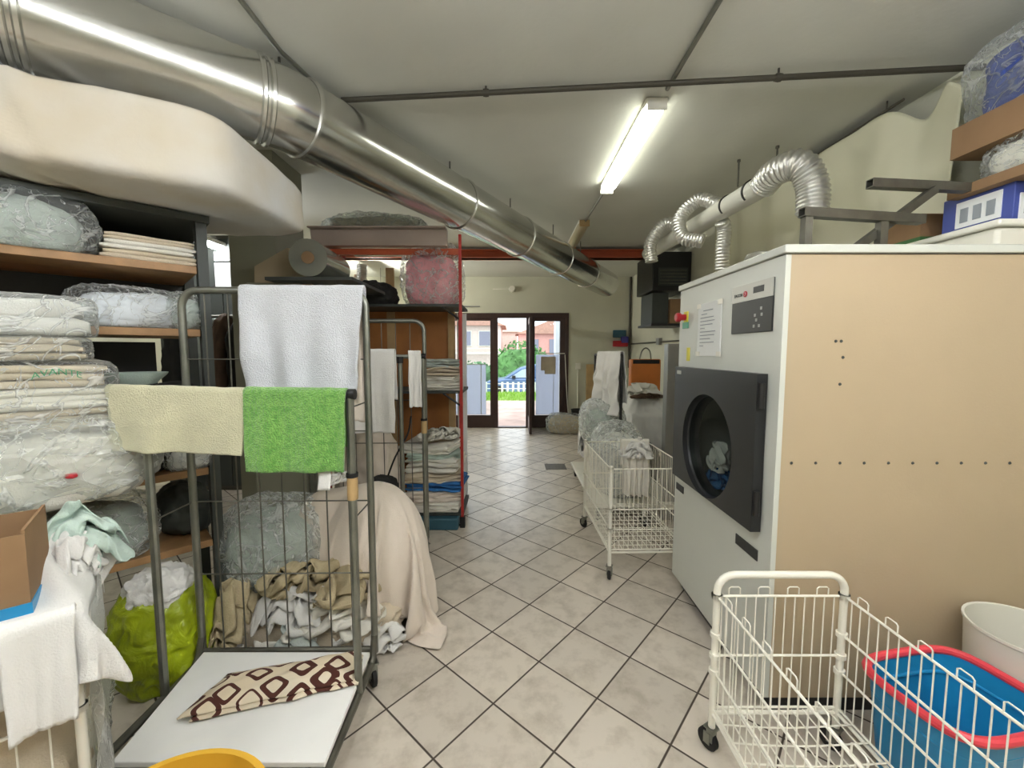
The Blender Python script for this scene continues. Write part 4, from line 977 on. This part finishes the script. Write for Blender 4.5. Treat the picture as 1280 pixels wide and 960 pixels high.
# wire basket with sheets, bottom left (turned 45 degrees)
BR = Vector((-1.1, .97, 0))
bk = wire_cart('wire_basket', 'cream wire basket under a white sheet at the lower left', BR, SR+pi/2*0, .0+.42, .42, .14, .80, bars=(.62, .3), sp=.055, post=.011, mat=m_wire)
bk.location = BR + Vector((-.7071*.42*1.0, -.7071*.42*1.0, 0)); PM[bk.name] = Matrix.Translation(bk.location) @ Matrix.Rotation(SR, 4, 'Z')
def Bk(x, y, z): return PM[bk.name] @ Vector((x, y, z))
lump('beige_laundry', m_beigel, Bk(.21, .21, .15), (.18, .18, .32), 130, 'beige laundry packed inside the cream wire basket', rotz=SR, crumple=.2, e=4, freq=4)
settled('white_sheet', 'basket', m_linw, 'white sheet spread over the front rim of the cream wire basket', 'sheet')
_n = BKX.to_3x3() @ Vector((0, -1, 0))
drape('white_sleeve', m_linw, BKX @ Vector((.31, -.035, .815)), BKX @ Vector((.43, -.035, .815)), _n, .24, .1, 33, 'white sleeve hanging over the front corner of the cream wire basket', 'garment', folds=1, amp=.02, thick=.008, r=.02, flare=-.15, nu=30, nv=40)
blob('mint_sheet', 'blobA', m_mint, Bk(.41, .36, .80), (.26, .34, .19), 'pale mint sheet heaped on the wire basket beside the carton', rotz=SR+.4)
blob('white_bundle', 'blobC', m_linw, Bk(.43, .24, .78), (.14, .2, .14), 'white cloth bunched on the right corner of the wire basket', rotz=SR)
def filmf(u, v): return Bk(.455+.012*sin(v*9+u*3)+.02*noise.noise(Vector((u*3, v*4, 2))), -.04+u*.5, .80-v*.78)
tag(MB().grid(filmf, 24, 40).build('film_sheet', film('side_film', opac=.38, bscale=6), smooth=80), 'cloudy plastic sheet hanging down the side of the wire basket', 'plastic sheet')
bx = thing('cardboard_box', 'brown cardboard box with blue base strip in the left wire basket', 'box', Bk(.245, .15, .815), R(40))
m = MB()
for a, b_ in (((-.19, -.11, .03), (.12, -.104, .2)), ((.114, -.104, .03), (.12, .11, .21)), ((-.19, .104, .03), (.114, .11, .2)), ((-.19, -.104, .03), (-.184, .104, .2)), ((-.184, -.104, .03), (.114, .104, .036))): m.box(a, b_)
m.build('carton', m_cardd, bx, local=True)
MB().box((-.192, -.113, 0), (.123, .113, .03)).build('blue_strip', m_blue, bx, local=True)

# ------------------------------------------------------------------ roll cages
def cage(label, loc, rotz, W, D, H, gate_y, gate_h, brand=0):
    """x 0..W, y 0..D ; tall end frame at y=D, half-height gate at gate_y"""
    t = thing('roll_cage', label, 'roll cage', loc, rotz, 'grey steel roll cages')
    r = .0145; z0 = .12
    b = MB()
    for x in (0, W): b.tube(smoothpath([(x, D, z0+.1), (x, D-.04, z0+.01), (x, D-.12, z0), (x, .05, z0), (x*.96+.02*W, 0, z0)], 6), r, 10)
    b.tube([(W*.02, 0, z0), (W*.98, 0, z0)], r, 10).tube([(0, D, z0+.03), (W, D, z0+.03)], r, 10)
    b.build('base_frame', m_zincd, t, local=True)
    for (x, y) in ((0,D-.03),(W,D-.03),(.02,.04),(W-.02,.04)): caster(t, x, y, z0-.005, .045, .6)
    rr = .07
    pts = [(0, D, z0+.02)] + arc((rr, D, H-rr), rr, pi, pi/2, 7, (1,0,0), (0,0,1)) + arc((W-rr, D, H-rr), rr, pi/2, 0, 7, (1,0,0), (0,0,1)) + [(W, D, z0+.02)]
    MB().tube(pts, r, 12).build('end_frame', m_zinc, t, local=True)
    m = MB(); n = 8
    for i in range(1, n): m.tube([(W*i/n, D, z0+.03), (W*i/n, D, H-.01)], .003, 6)
    for z in (.5, .82, 1.12, 1.42):
        if z < H-.1: m.tube([(0, D, z), (W, D, z)], .003, 6)
    m.build('wire_panel', m_zincd, t, local=True)
    g = MB()
    for x in (0, W): g.tube([(x, gate_y, z0), (x, gate_y, gate_h)], r, 10)
    g.tube([(0, gate_y, gate_h), (W, gate_y, gate_h)], r, 10); g.build('gate_frame', m_zinc, t, local=True)
    MB().tube([(W-.05, gate_y, gate_h), (W+.02, gate_y, gate_h)], .02, 12).build('hinge', m_dark, t, local=True)
    MB().tube([(W, gate_y, .90), (W, gate_y, .99)], .02, 12).build('tape_wrap', m_stud, t, local=True)
    MB().tube([(W, gate_y, .985), (W, gate_y, 1.0)], .022, 12).build('strap', m_rubber, t, local=True)
    s = MB()
    for x in (0, W):
        for z in (.82, gate_h-.05): s.tube([(x, gate_y, z), (x, D, z)], .003, 6)
    s.build('side_wires', m_zincd, t, local=True)
    return t
CA = (-1.335, 1.08, 0)
cageA = cage('near grey roll cage with green towel on its bar', CA, R(1.0), .745, .60, 1.70, .40, 1.295)
cageB = cage('far grey roll cage with a white cloth, before the red rack', (-1.36, 2.28, 0), R(1), .77, .5, 1.66, .45, 1.42)
m = MB().tube([(.66, .28, .14), (.66, .28, 1.40)], .0145, 10).tube([(.66, .28, .14), (.66, .45, .14)], .012, 8)
m.build('half_post', m_zinc, cageB, local=True); MB().tube([(.66, .28, 1.38), (.66, .28, 1.42)], .02, 10).build('post_cap', m_rubber, cageB, local=True)
# white board laid on the base of the near cage
bd = MB(); bd.add([(-1.265, 1.19, .14), (-.59, 1.19, .14), (-.605, 1.645, .155), (-1.315, 1.645, .155), (-1.265, 1.19, .16), (-.59, 1.19, .16), (-.605, 1.645, .175), (-1.315, 1.645, .175)], [(0,3,2,1),(4,5,6,7),(0,1,5,4),(1,2,6,5),(2,3,7,6),(3,0,4,7)])
tag(bd.build('white_board', M('board_white', '#F0EFEA', .5, var=.08, vscale=3), bevel=.003), 'white board laid on the base of the near roll cage', 'board')
# patterned folded cloth
def pat_mat():
    m = bpy.data.materials.new('ring_pattern'); m.use_nodes = True; nt = m.node_tree; N = nt.nodes.new; L = nt.links.new; b = nt.nodes['Principled BSDF']
    tc = N('ShaderNodeTexCoord')
    def ringlayer(scale, off, ang):
        mp = N('ShaderNodeMapping'); mp.inputs['Scale'].default_value = (scale, scale*1.25, 0); mp.inputs['Location'].default_value = off; mp.inputs['Rotation'].default_value = (0, 0, ang); L(tc.outputs['Object'], mp.inputs[0])
        v = N('ShaderNodeTexVoronoi'); v.voronoi_dimensions = '2D'; v.distance = 'MINKOWSKI'; v.inputs['Exponent'].default_value = 5; v.inputs['Scale'].default_value = 1; v.inputs['Randomness'].default_value = .4; L(mp.outputs[0], v.inputs['Vector'])
        a = N('ShaderNodeMath'); a.operation = 'SUBTRACT'; a.inputs[1].default_value = .3; L(v.outputs['Distance'], a.inputs[0])
        c = N('ShaderNodeMath'); c.operation = 'ABSOLUTE'; L(a.outputs[0], c.inputs[0])
        sp = N('ShaderNodeSeparateColor'); L(v.outputs['Color'], sp.inputs[0])
        wd = N('ShaderNodeMath'); wd.operation = 'MULTIPLY_ADD'; wd.inputs[1].default_value = .09; wd.inputs[2].default_value = .03; L(sp.outputs[0], wd.inputs[0])
        l = N('ShaderNodeMath'); l.operation = 'LESS_THAN'; L(c.outputs[0], l.inputs[0]); L(wd.outputs[0], l.inputs[1]); return l.outputs[0]
    r1 = ringlayer(9.5, (0, 0, 0), .5); r2 = ringlayer(8, (.4, .7, 0), .3)
    n = N('ShaderNodeTexNoise'); n.inputs['Scale'].default_value = 5; L(tc.outputs['Object'], n.inputs[0])
    mb_ = N('ShaderNodeMix'); mb_.data_type = 'RGBA'; mb_.inputs['A'].default_value = lin('#D8C29C'); mb_.inputs['B'].default_value = lin('#D9D2C2'); L(n.outputs['Fac'], mb_.inputs['Factor'])
    x2 = N('ShaderNodeMix'); x2.data_type = 'RGBA'; x2.inputs['B'].default_value = lin('#4A2318'); L(mb_.outputs['Result'], x2.inputs['A']); L(r1, x2.inputs['Factor'])
    L(x2.outputs['Result'], b.inputs['Base Color']); b.inputs['Roughness'].default_value = .9
    return m
m_pat = pat_mat()
Q = [Vector((-1.14, 1.335)), Vector((-.60, 1.50)), Vector((-.635, 1.655)), Vector((-1.1, 1.53))]
def patf(u, v, dz=0., sh=0.):
    p = (Q[0]*(1-u)+Q[1]*u)*(1-v) + (Q[3]*(1-u)+Q[2]*u)*v
    e = min(1, 9*min(u, 1-u, v*.45, (1-v)*.45))
    return Vector((p.x-.01+sh+.008*noise.noise(Vector((u*5, v*3, 1))), p.y-.03+.012*noise.noise(Vector((u*6, 1, 3))), .174+dz+.004+.018*e*(1+.5*noise.noise(Vector((u*5, v*5, 2+dz*50))))+.007*ridge(Vector((u*.6, v*.3, 0)), 6, 6.)*e))
pc = thing('patterned_cloth', 'beige folded cloth with brown ring pattern on the white board', 'cloth', (-.86, 1.5, .18))
MB().grid(lambda u, v: patf(u, v, .016), 60, 24).build('upper_fold', m_pat, pc, solid=.006, smooth=75)
MB().grid(lambda u, v: patf(u*.97+.03, v*.96, .0, .02), 60, 24).build('lower_fold', m_pat, pc, solid=.006, smooth=75)
# towels
yg, zg = CA[1]+.4, 1.295
def cg(x, y, z): return PM[cageA.name] @ Vector((x, y, z))
fr = (PM[cageA.name].to_3x3() @ Vector((0,-1,0)))
drape('cream_towel', m_cream_towel, cg(-.12, .40, zg+.018), cg(.385, .40, zg+.003), fr, .22, .18, 11, 'cream towel hung over the gate bar left of the green towel', folds=1.5, amp=.02, thick=.008, flare=-.06, slant=(0,0))
drape('green_towel', m_green_towel, cg(.378, .39, zg+.006), cg(.74, .39, zg+.001), fr, .28, .2, 12, 'bright green terry towel hung over the gate bar', folds=2, amp=.018, thick=.012, flare=-.05)
drape('white_towel', m_white_towel, cg(.245, .60, 1.700), cg(.742, .60, 1.700), fr, .44, .4, 13, 'large white terry towel over the top of the near roll cage', folds=3, amp=.022, thick=.01, flare=-.12)
wt = MB().box((0, 0, 0), (.02, .004, .03)); 
tag(MB().grid(lambda u, v: cg(.635+u*.045+.004*sin(v*3), .365-.012*v, 1.04-v*.09), 6, 8).build('care_label', m_linw, solid=.002), 'white cloth label hanging below the green towel', 'label')
drape('white_cloth', m_linw, (-1.02, 2.52, 1.45), (-.72, 2.52, 1.45), (0,-1,0), .5, .3, 14, 'white cloth hung on the far roll cage', 'cloth', folds=1, amp=.012, thick=.004)
drape('white_strip', m_linw, (-.66, 2.6, 1.44), (-.585, 2.62, 1.44), (.3,-1,0), .34, .2, 15, 'narrow white cloth hung at the far cage corner', 'cloth', folds=1, amp=.01, thick=.004)
drape('beige_cloth', m_linp, (-.74, 1.73, 1.66), (-.615, 1.73, 1.66), (0,-1,0), .5, .3, 16, 'pinkish cloth hanging on the near cage behind the white terry towel', 'cloth', folds=1, amp=.012)
# heap between the cages
g_h = 'loose laundry heaped behind the near cage'
settled('big_sheet', 'big', m_linp, 'big pale sheet bulging out behind the near cage post', 'sheet', g_h)
blob('rolled_cloth', 'blobB', m_linw, (-.9, 2.06, .775), (.2, .08, .06), 'small rolled white cloth on top of the big pale sheet', 'cloth', g_h, rotz=.9)
hp = ((-1.20, 1.90, .0, .46, .34, .20, m_lin, 'blobA', .3, 'ivory crumpled cloth at the bottom left of the heap'),
      (-.98, 1.88, .0, .46, .32, .21, m_greyl, 'blobC', 1.1, 'greyish crumpled cloth at the bottom of the heap'),
      (-.74, 1.89, .0, .44, .34, .22, m_linw, 'blobB', 2.9, 'white crumpled cloth at the bottom right of the heap'),
      (-1.08, 1.87, .14, .42, .32, .22, m_linw, 'blobC', 2.4, 'white crumpled cloth in the middle layer of the heap, left'),
      (-.84, 1.87, .14, .46, .32, .22, m_lin, 'blobA', 3.4, 'ivory crumpled cloth in the middle layer of the heap, right'),
      (-1.29, 1.87, .10, .28, .32, .28, m_tan, 'blobC', .6, 'tan crumpled sheet at the left end of the heap'),
      (-.98, 1.91, .30, .48, .3, .17, m_tan, 'blobB', .1, 'wide tan crumpled sheet on top of the heap'),
      (-.76, 1.90, .29, .38, .3, .18, m_tan, 'blobA', 1.4, 'tan crumpled sheet on top of the heap beside the cage post'))
for x, y, z, sx, sy, sz, mm, k, rz, lab in hp: blob('crumpled_cloth', k, mm, (x, y, z), (sx, sy, sz), lab, 'laundry', g_h, rotz=rz)
lump('laundry_base', m_beigel, (-.95, 1.96, 0), (.38, .14, .13), 158, 'beige laundry at the bottom of the heap', 'laundry', g_h, crumple=.2)
bagged('clear_bag', m_greyl, m_filmc, (-1.22, 2.06, .28), (.22, .17, .2), 143, 'grey green laundry in a clear bag behind the wire panel', grow=1.1, ck=dict(crumple=.15))
# yellow basin
yb_ = MB(); yb_.lathe([(.15, 0), (.16, .01), (.2, .3), (.205, .34), (.215, .342), (.215, .352), (.197, .352), (.192, .3), (.15, .02), (0, .018)], (-.81, .88, 0), 48, sx=1.0, sy=.8)
tag(yb_.build('yellow_basin', m_ybin), 'yellow plastic basin on the floor before the near roll cage', 'basin')

# ------------------------------------------------------------------ pillar, rack and its things
struct('pillar', MB().box((-2.0, 2.95, 0), (-1.67, 3.35, ZC)), m_pillar)
rk = thing('red_rack', 'red metal rack with wooden back, standing along the aisle', 'rack', (-.9, 3.5, 0))
for (x, y, z) in ((-.41, 3.29, 2.37), (-.47, 3.70, 2.3), (-1.5, 3.72, 2.3), (-1.5, 3.29, 2.3)):
    MB().box((x-.011, y-.011, 0), (x+.011, y+.011, z)).build('post', m_redpaint, rk); MB().box((x-.02, y-.02, 0), (x+.02, y+.02, .09)).build('foot', m_rubber, rk)
for z in (1.83, 1.135, .12): 
    MB().box((-1.5, 3.28, z-.02), (-.40, 3.72, z)).build('shelf', m_dkgrey, rk); MB().tube([(-.42, 3.3, z-.12), (-.56, 3.3, z-.02)], .008, 8).build('bracket', m_dark, rk)
MB().box((-1.5, 3.74, .14), (-.52, 3.765, 1.82)).build('back_panel', m_board, rk)
MB().box((-.58, 3.715, .14), (-.52, 3.738, 1.82)).build('edge_plank', m_stud, rk)
MB().box((-1.13, 3.715, .14), (-1.06, 3.738, 2.2)).build('edge_plank', m_stud, rk)
tag(MB().box((-.505, 3.77, .02), (-.42, 3.80, 1.8)).build('white_board', m_paper), 'narrow white board standing at the end of the red rack', 'board')
MB().box((-1.5, 3.28, 2.215), (-.41, 3.31, 2.26)).build('cross_rail', m_orange, rk)
tag(MB().box((-1.54, 3.2, 2.262), (-.5, 3.26, 2.395)).box((-1.54, 3.14, 2.382), (-.5, 3.2, 2.395)).box((-1.54,3.26,2.385),(-.62,4.1,2.395)).build('steel_trim', m_brownbeam, bevel=.004), 'wide brownish steel trim across the top of the red rack', 'trim')
bagged('wrapped_roll', m_lin, m_film, (-1.13, 3.42, 2.397), (.38, .12, .075), 160, 'film-wrapped roll at the front on top of the steel trim', 'roll', grow=1.06)
bagged('wrapped_roll', m_lin, m_film, (-1.22, 3.80, 2.397), (.42, .15, .13), 163, 'taller film-wrapped roll behind the front one on the steel trim', 'roll', grow=1.06)
bagged('pink_bag', m_pink, m_film, (-.66, 3.46, 1.832), (.21, .17, .235), 161, 'pink quilt in a clear bag on the red rack top shelf', 'bag', grow=1.12, ck=dict(e=4), fk=dict(e=3.5))
lump('dark_bag', m_darkcloth, (-1.15, 3.45, 1.832), (.18, .15, .1), 162, 'black bin bag on the red rack top shelf left of the pink bag', 'bag', crumple=.18)
g2 = 'folded sheets on the red rack'
for i in range(4): folded('folded_sheet', (m_lin, m_lin, m_beigel, m_greyl)[i], (-.60+.012*(-1)**i, 3.47, 1.136+i*.062), (.33-.02*i, .34, .06), 3, 170+i, ('white folded sheet lowest on the red rack middle shelf', 'white folded sheet second on the red rack middle shelf', 'cream folded sheet third on the red rack middle shelf', 'greyish folded sheet topmost on the red rack middle shelf')[i], group=g2, wave=.035, rotz=(.1, -.12, .06, -.2)[i])
labs = ('pale folded sheet lowest in the red rack bottom pile', 'cream folded sheet second in the red rack bottom pile', 'blue folded cloth in the red rack bottom pile', 'beige folded sheet above the blue cloth', 'white folded sheet high in the red rack bottom pile', 'mint folded sheet near the top of the red rack bottom pile', 'crumpled ivory sheet topping the red rack bottom pile')
zz = .122
for i, (mm, h_) in enumerate(((m_lin, .09), (m_linp, .09), (m_bluecloth, .06), (m_beigel, .09), (m_lin, .1), (m_mint, .05), (m_lin, .07))):
    folded('folded_sheet', mm, (-.66+.01*(i % 3)-.03*(i > 4), 3.46, zz), (.46-.03*(i > 3), .36, h_), 3, 180+i, labs[i], group=g2, wave=.04, rotz=(-.05, .1, -.08, .12, -.1, .16, -.2)[i]); zz += h_+.002
blob('ivory_sheet', 'blobB', m_lin, (-.62, 3.47, .70), (.42, .3, .12), 'loose ivory sheet on top of the red rack bottom pile', 'sheet', rotz=.3)
tag(MB().box((-.86, 3.22, .0), (-.44, 3.7, .095)).build('blue_crate', m_teal, bevel=.01), 'flat dark blue crate on the floor under the red rack', 'crate')
lump('pale_bundle', m_linp, (-1.15, 3.2, .14), (.22, .18, .38), 190, 'pale bundle of laundry left of the red rack pile', 'laundry', crumple=.15)
lump('black_sack', m_darkcloth, (-.86, 2.66, .40), (.1, .07, .12), 191, 'small black sack tied in the far roll cage', 'sack')
tag(MB().tube(smoothpath([(-.68, 2.72, 1.02), (-.70, 2.7, .9), (-.78, 2.68, .75), (-.84, 2.68, .6)], 6), .006, 6).build('black_strap', m_rubber), 'black strap slung from the far roll cage post', 'strap')
# metal-grey film roll and beige sheet over the white towel
fr_ = thing('film_roll', 'big clear-grey film roll with brown core above the white towel', 'roll', (-1.35, 2.9, 1.9))
ra, rb = at(385, 322, 2.6), at(418, 338, 3.15)
dv = (rb-ra).normalized()
MB().tube([ra, rb], .115, 36).build('film', M('roll_film', '#94958A', .18, .55, spec=.8), fr_)
MB().tube([ra-dv*.008, ra+dv*.02], .038, 20).build('core', m_cardd, fr_)
bs = MB(); p1_, p2_, p3_, p4_ = at(318, 340, 2.75), at(322, 305, 2.75), at(372, 305, 2.75), at(392, 365, 2.75)
c_ = [at(318, 372, 2.75), at(318, 333, 2.75), at(358, 310, 2.75), at(377, 312, 2.75), at(394, 372, 2.75)]
n_ = len(c_); bs.add(c_ + [v+Vector((0,.18,0)) for v in c_], [tuple(range(n_)), tuple(reversed(range(n_, 2*n_)))] + [(i, (i+1) % n_, n_+(i+1) % n_, n_+i) for i in range(n_)])
st2 = thing('storage_cabinet', 'beige cabinet behind the white towel, under the film roll', 'cabinet', (-1.55, 2.85, 0))
MB().box((-1.73, 2.70, 0.0), (-1.39, 2.93, 1.9)).build('body', m_pillar, st2, bevel=.004)
bs.build('top_panel', M('beige_panel', '#A8977C', .7), st2)
MB().box((-1.55, 2.60, 1.9), (-1.0, 3.26, 1.92)).build('shelf', m_dkgrey, st2)
# clothes and clutter seen through the rack
cr = thing('garment_rail', 'rail of dark brown garments between rack and pillar', 'garment rail', (-2.3, 3.3, 0))
MB().tube([(-2.9, 3.5, 1.75), (-2.05, 3.5, 1.75)], .014, 10).build('rail', m_zincd, cr)
for x in (-2.88, -2.07): MB().tube([(x, 3.5, 0), (x, 3.5, 1.75)], .014, 10).build('post', m_zincd, cr)
for i, (x, mm, lab) in enumerate(((-2.78, m_darkcloth, 'black coat on the garment rail'), (-2.6, m_greyl, 'grey coat on the garment rail'), (-2.42, m_browncloth, 'brown coat on the garment rail'), (-2.26, m_darkcloth, 'black jacket on the garment rail near the pillar'), (-2.12, m_browncloth, 'brown jacket on the garment rail at the pillar'))):
    lump('hung_coat', mm, (x, 3.5, .75), (.055, .2, .53), 200+i, lab, 'coat', 'coats on the garment rail', crumple=.12, folds=6, e=3)
cup = thing('added_cupboard', 'tall dark cupboard added behind the garment rail to hide the bright wall', 'cupboard', (-3.0, 4.4, 0))  # added to block the bright back wall beside the pillar
MB().box((-3.6, 4.2, 0), (-2.25, 4.6, 2.62)).build('body', M('cupboard_dark', '#4B493F', .6), cup, bevel=.005)
MB().box((-3.58, 4.185, .05), (-2.93, 4.2, 2.58)).build('door', m_dkgrey, cup); MB().box((-2.92, 4.185, .05), (-2.27, 4.2, 2.58)).build('door', m_dkgrey, cup)
tag(MB().box((-2.98, 4.165, 2.06), (-2.80, 4.183, 2.34)).box((-2.98, 4.165, 2.36), (-2.82, 4.183, 2.45)).build('white_notice', m_paper), 'white notice on the tall dark cupboard beside the pillar', 'notice')
tag(MB().box((-1.95, Y1-.032, 2.5), (-1.75, Y1-.002, 2.62)).tube([(-1.85, Y1-.015, 1.6), (-1.85, Y1-.015, 2.5)], .012, 8).tube([(-2.6, Y1-.02, 2.3), (-.6, Y1-.02, 2.3)], .012, 8).build('junction_box', m_grey), 'grey junction box with conduits on the back wall above the rack', 'junction box')
hose([(-1.55, 4.3, 2.35), (-1.56, 4.3, 2.2), (-1.62, 4.3, 2.05), (-1.66, 4.3, 1.95)], .05, 'foil hose hanging behind the red rack top')

# ------------------------------------------------------------------ camera, light, view
cam = bpy.data.cameras.new('camera'); co = bpy.data.objects.new('camera', cam); C.objects.link(co)
cam.sensor_width = 36; cam.sensor_fit = 'HORIZONTAL'; cam.lens = 36*F/1280; cam.clip_start = .02
co.location = (0, 0, HC); co.rotation_euler = (pi/2-PITCH, 0, 0)
sc = bpy.context.scene; sc.camera = co
w = bpy.data.worlds.new('sky'); sc.world = w; w.use_nodes = True
bg = w.node_tree.nodes['Background']; bg.inputs['Color'].default_value = (.86, .93, 1, 1); bg.inputs['Strength'].default_value = 1.1
sun = bpy.data.lights.new('sun', 'SUN'); sun.energy = .25; sun.angle = R(12); so = bpy.data.objects.new('sun', sun); C.objects.link(so); so.rotation_euler = (R(40), R(18), R(0)); so.location = (0, 20, 20)
vs_ = sc.view_settings; sc.display_settings.display_device = 'sRGB'; vs_.view_transform = 'Standard'; vs_.look = 'None'; vs_.exposure = 1.6; vs_.gamma = 1; vs_.use_curve_mapping = False
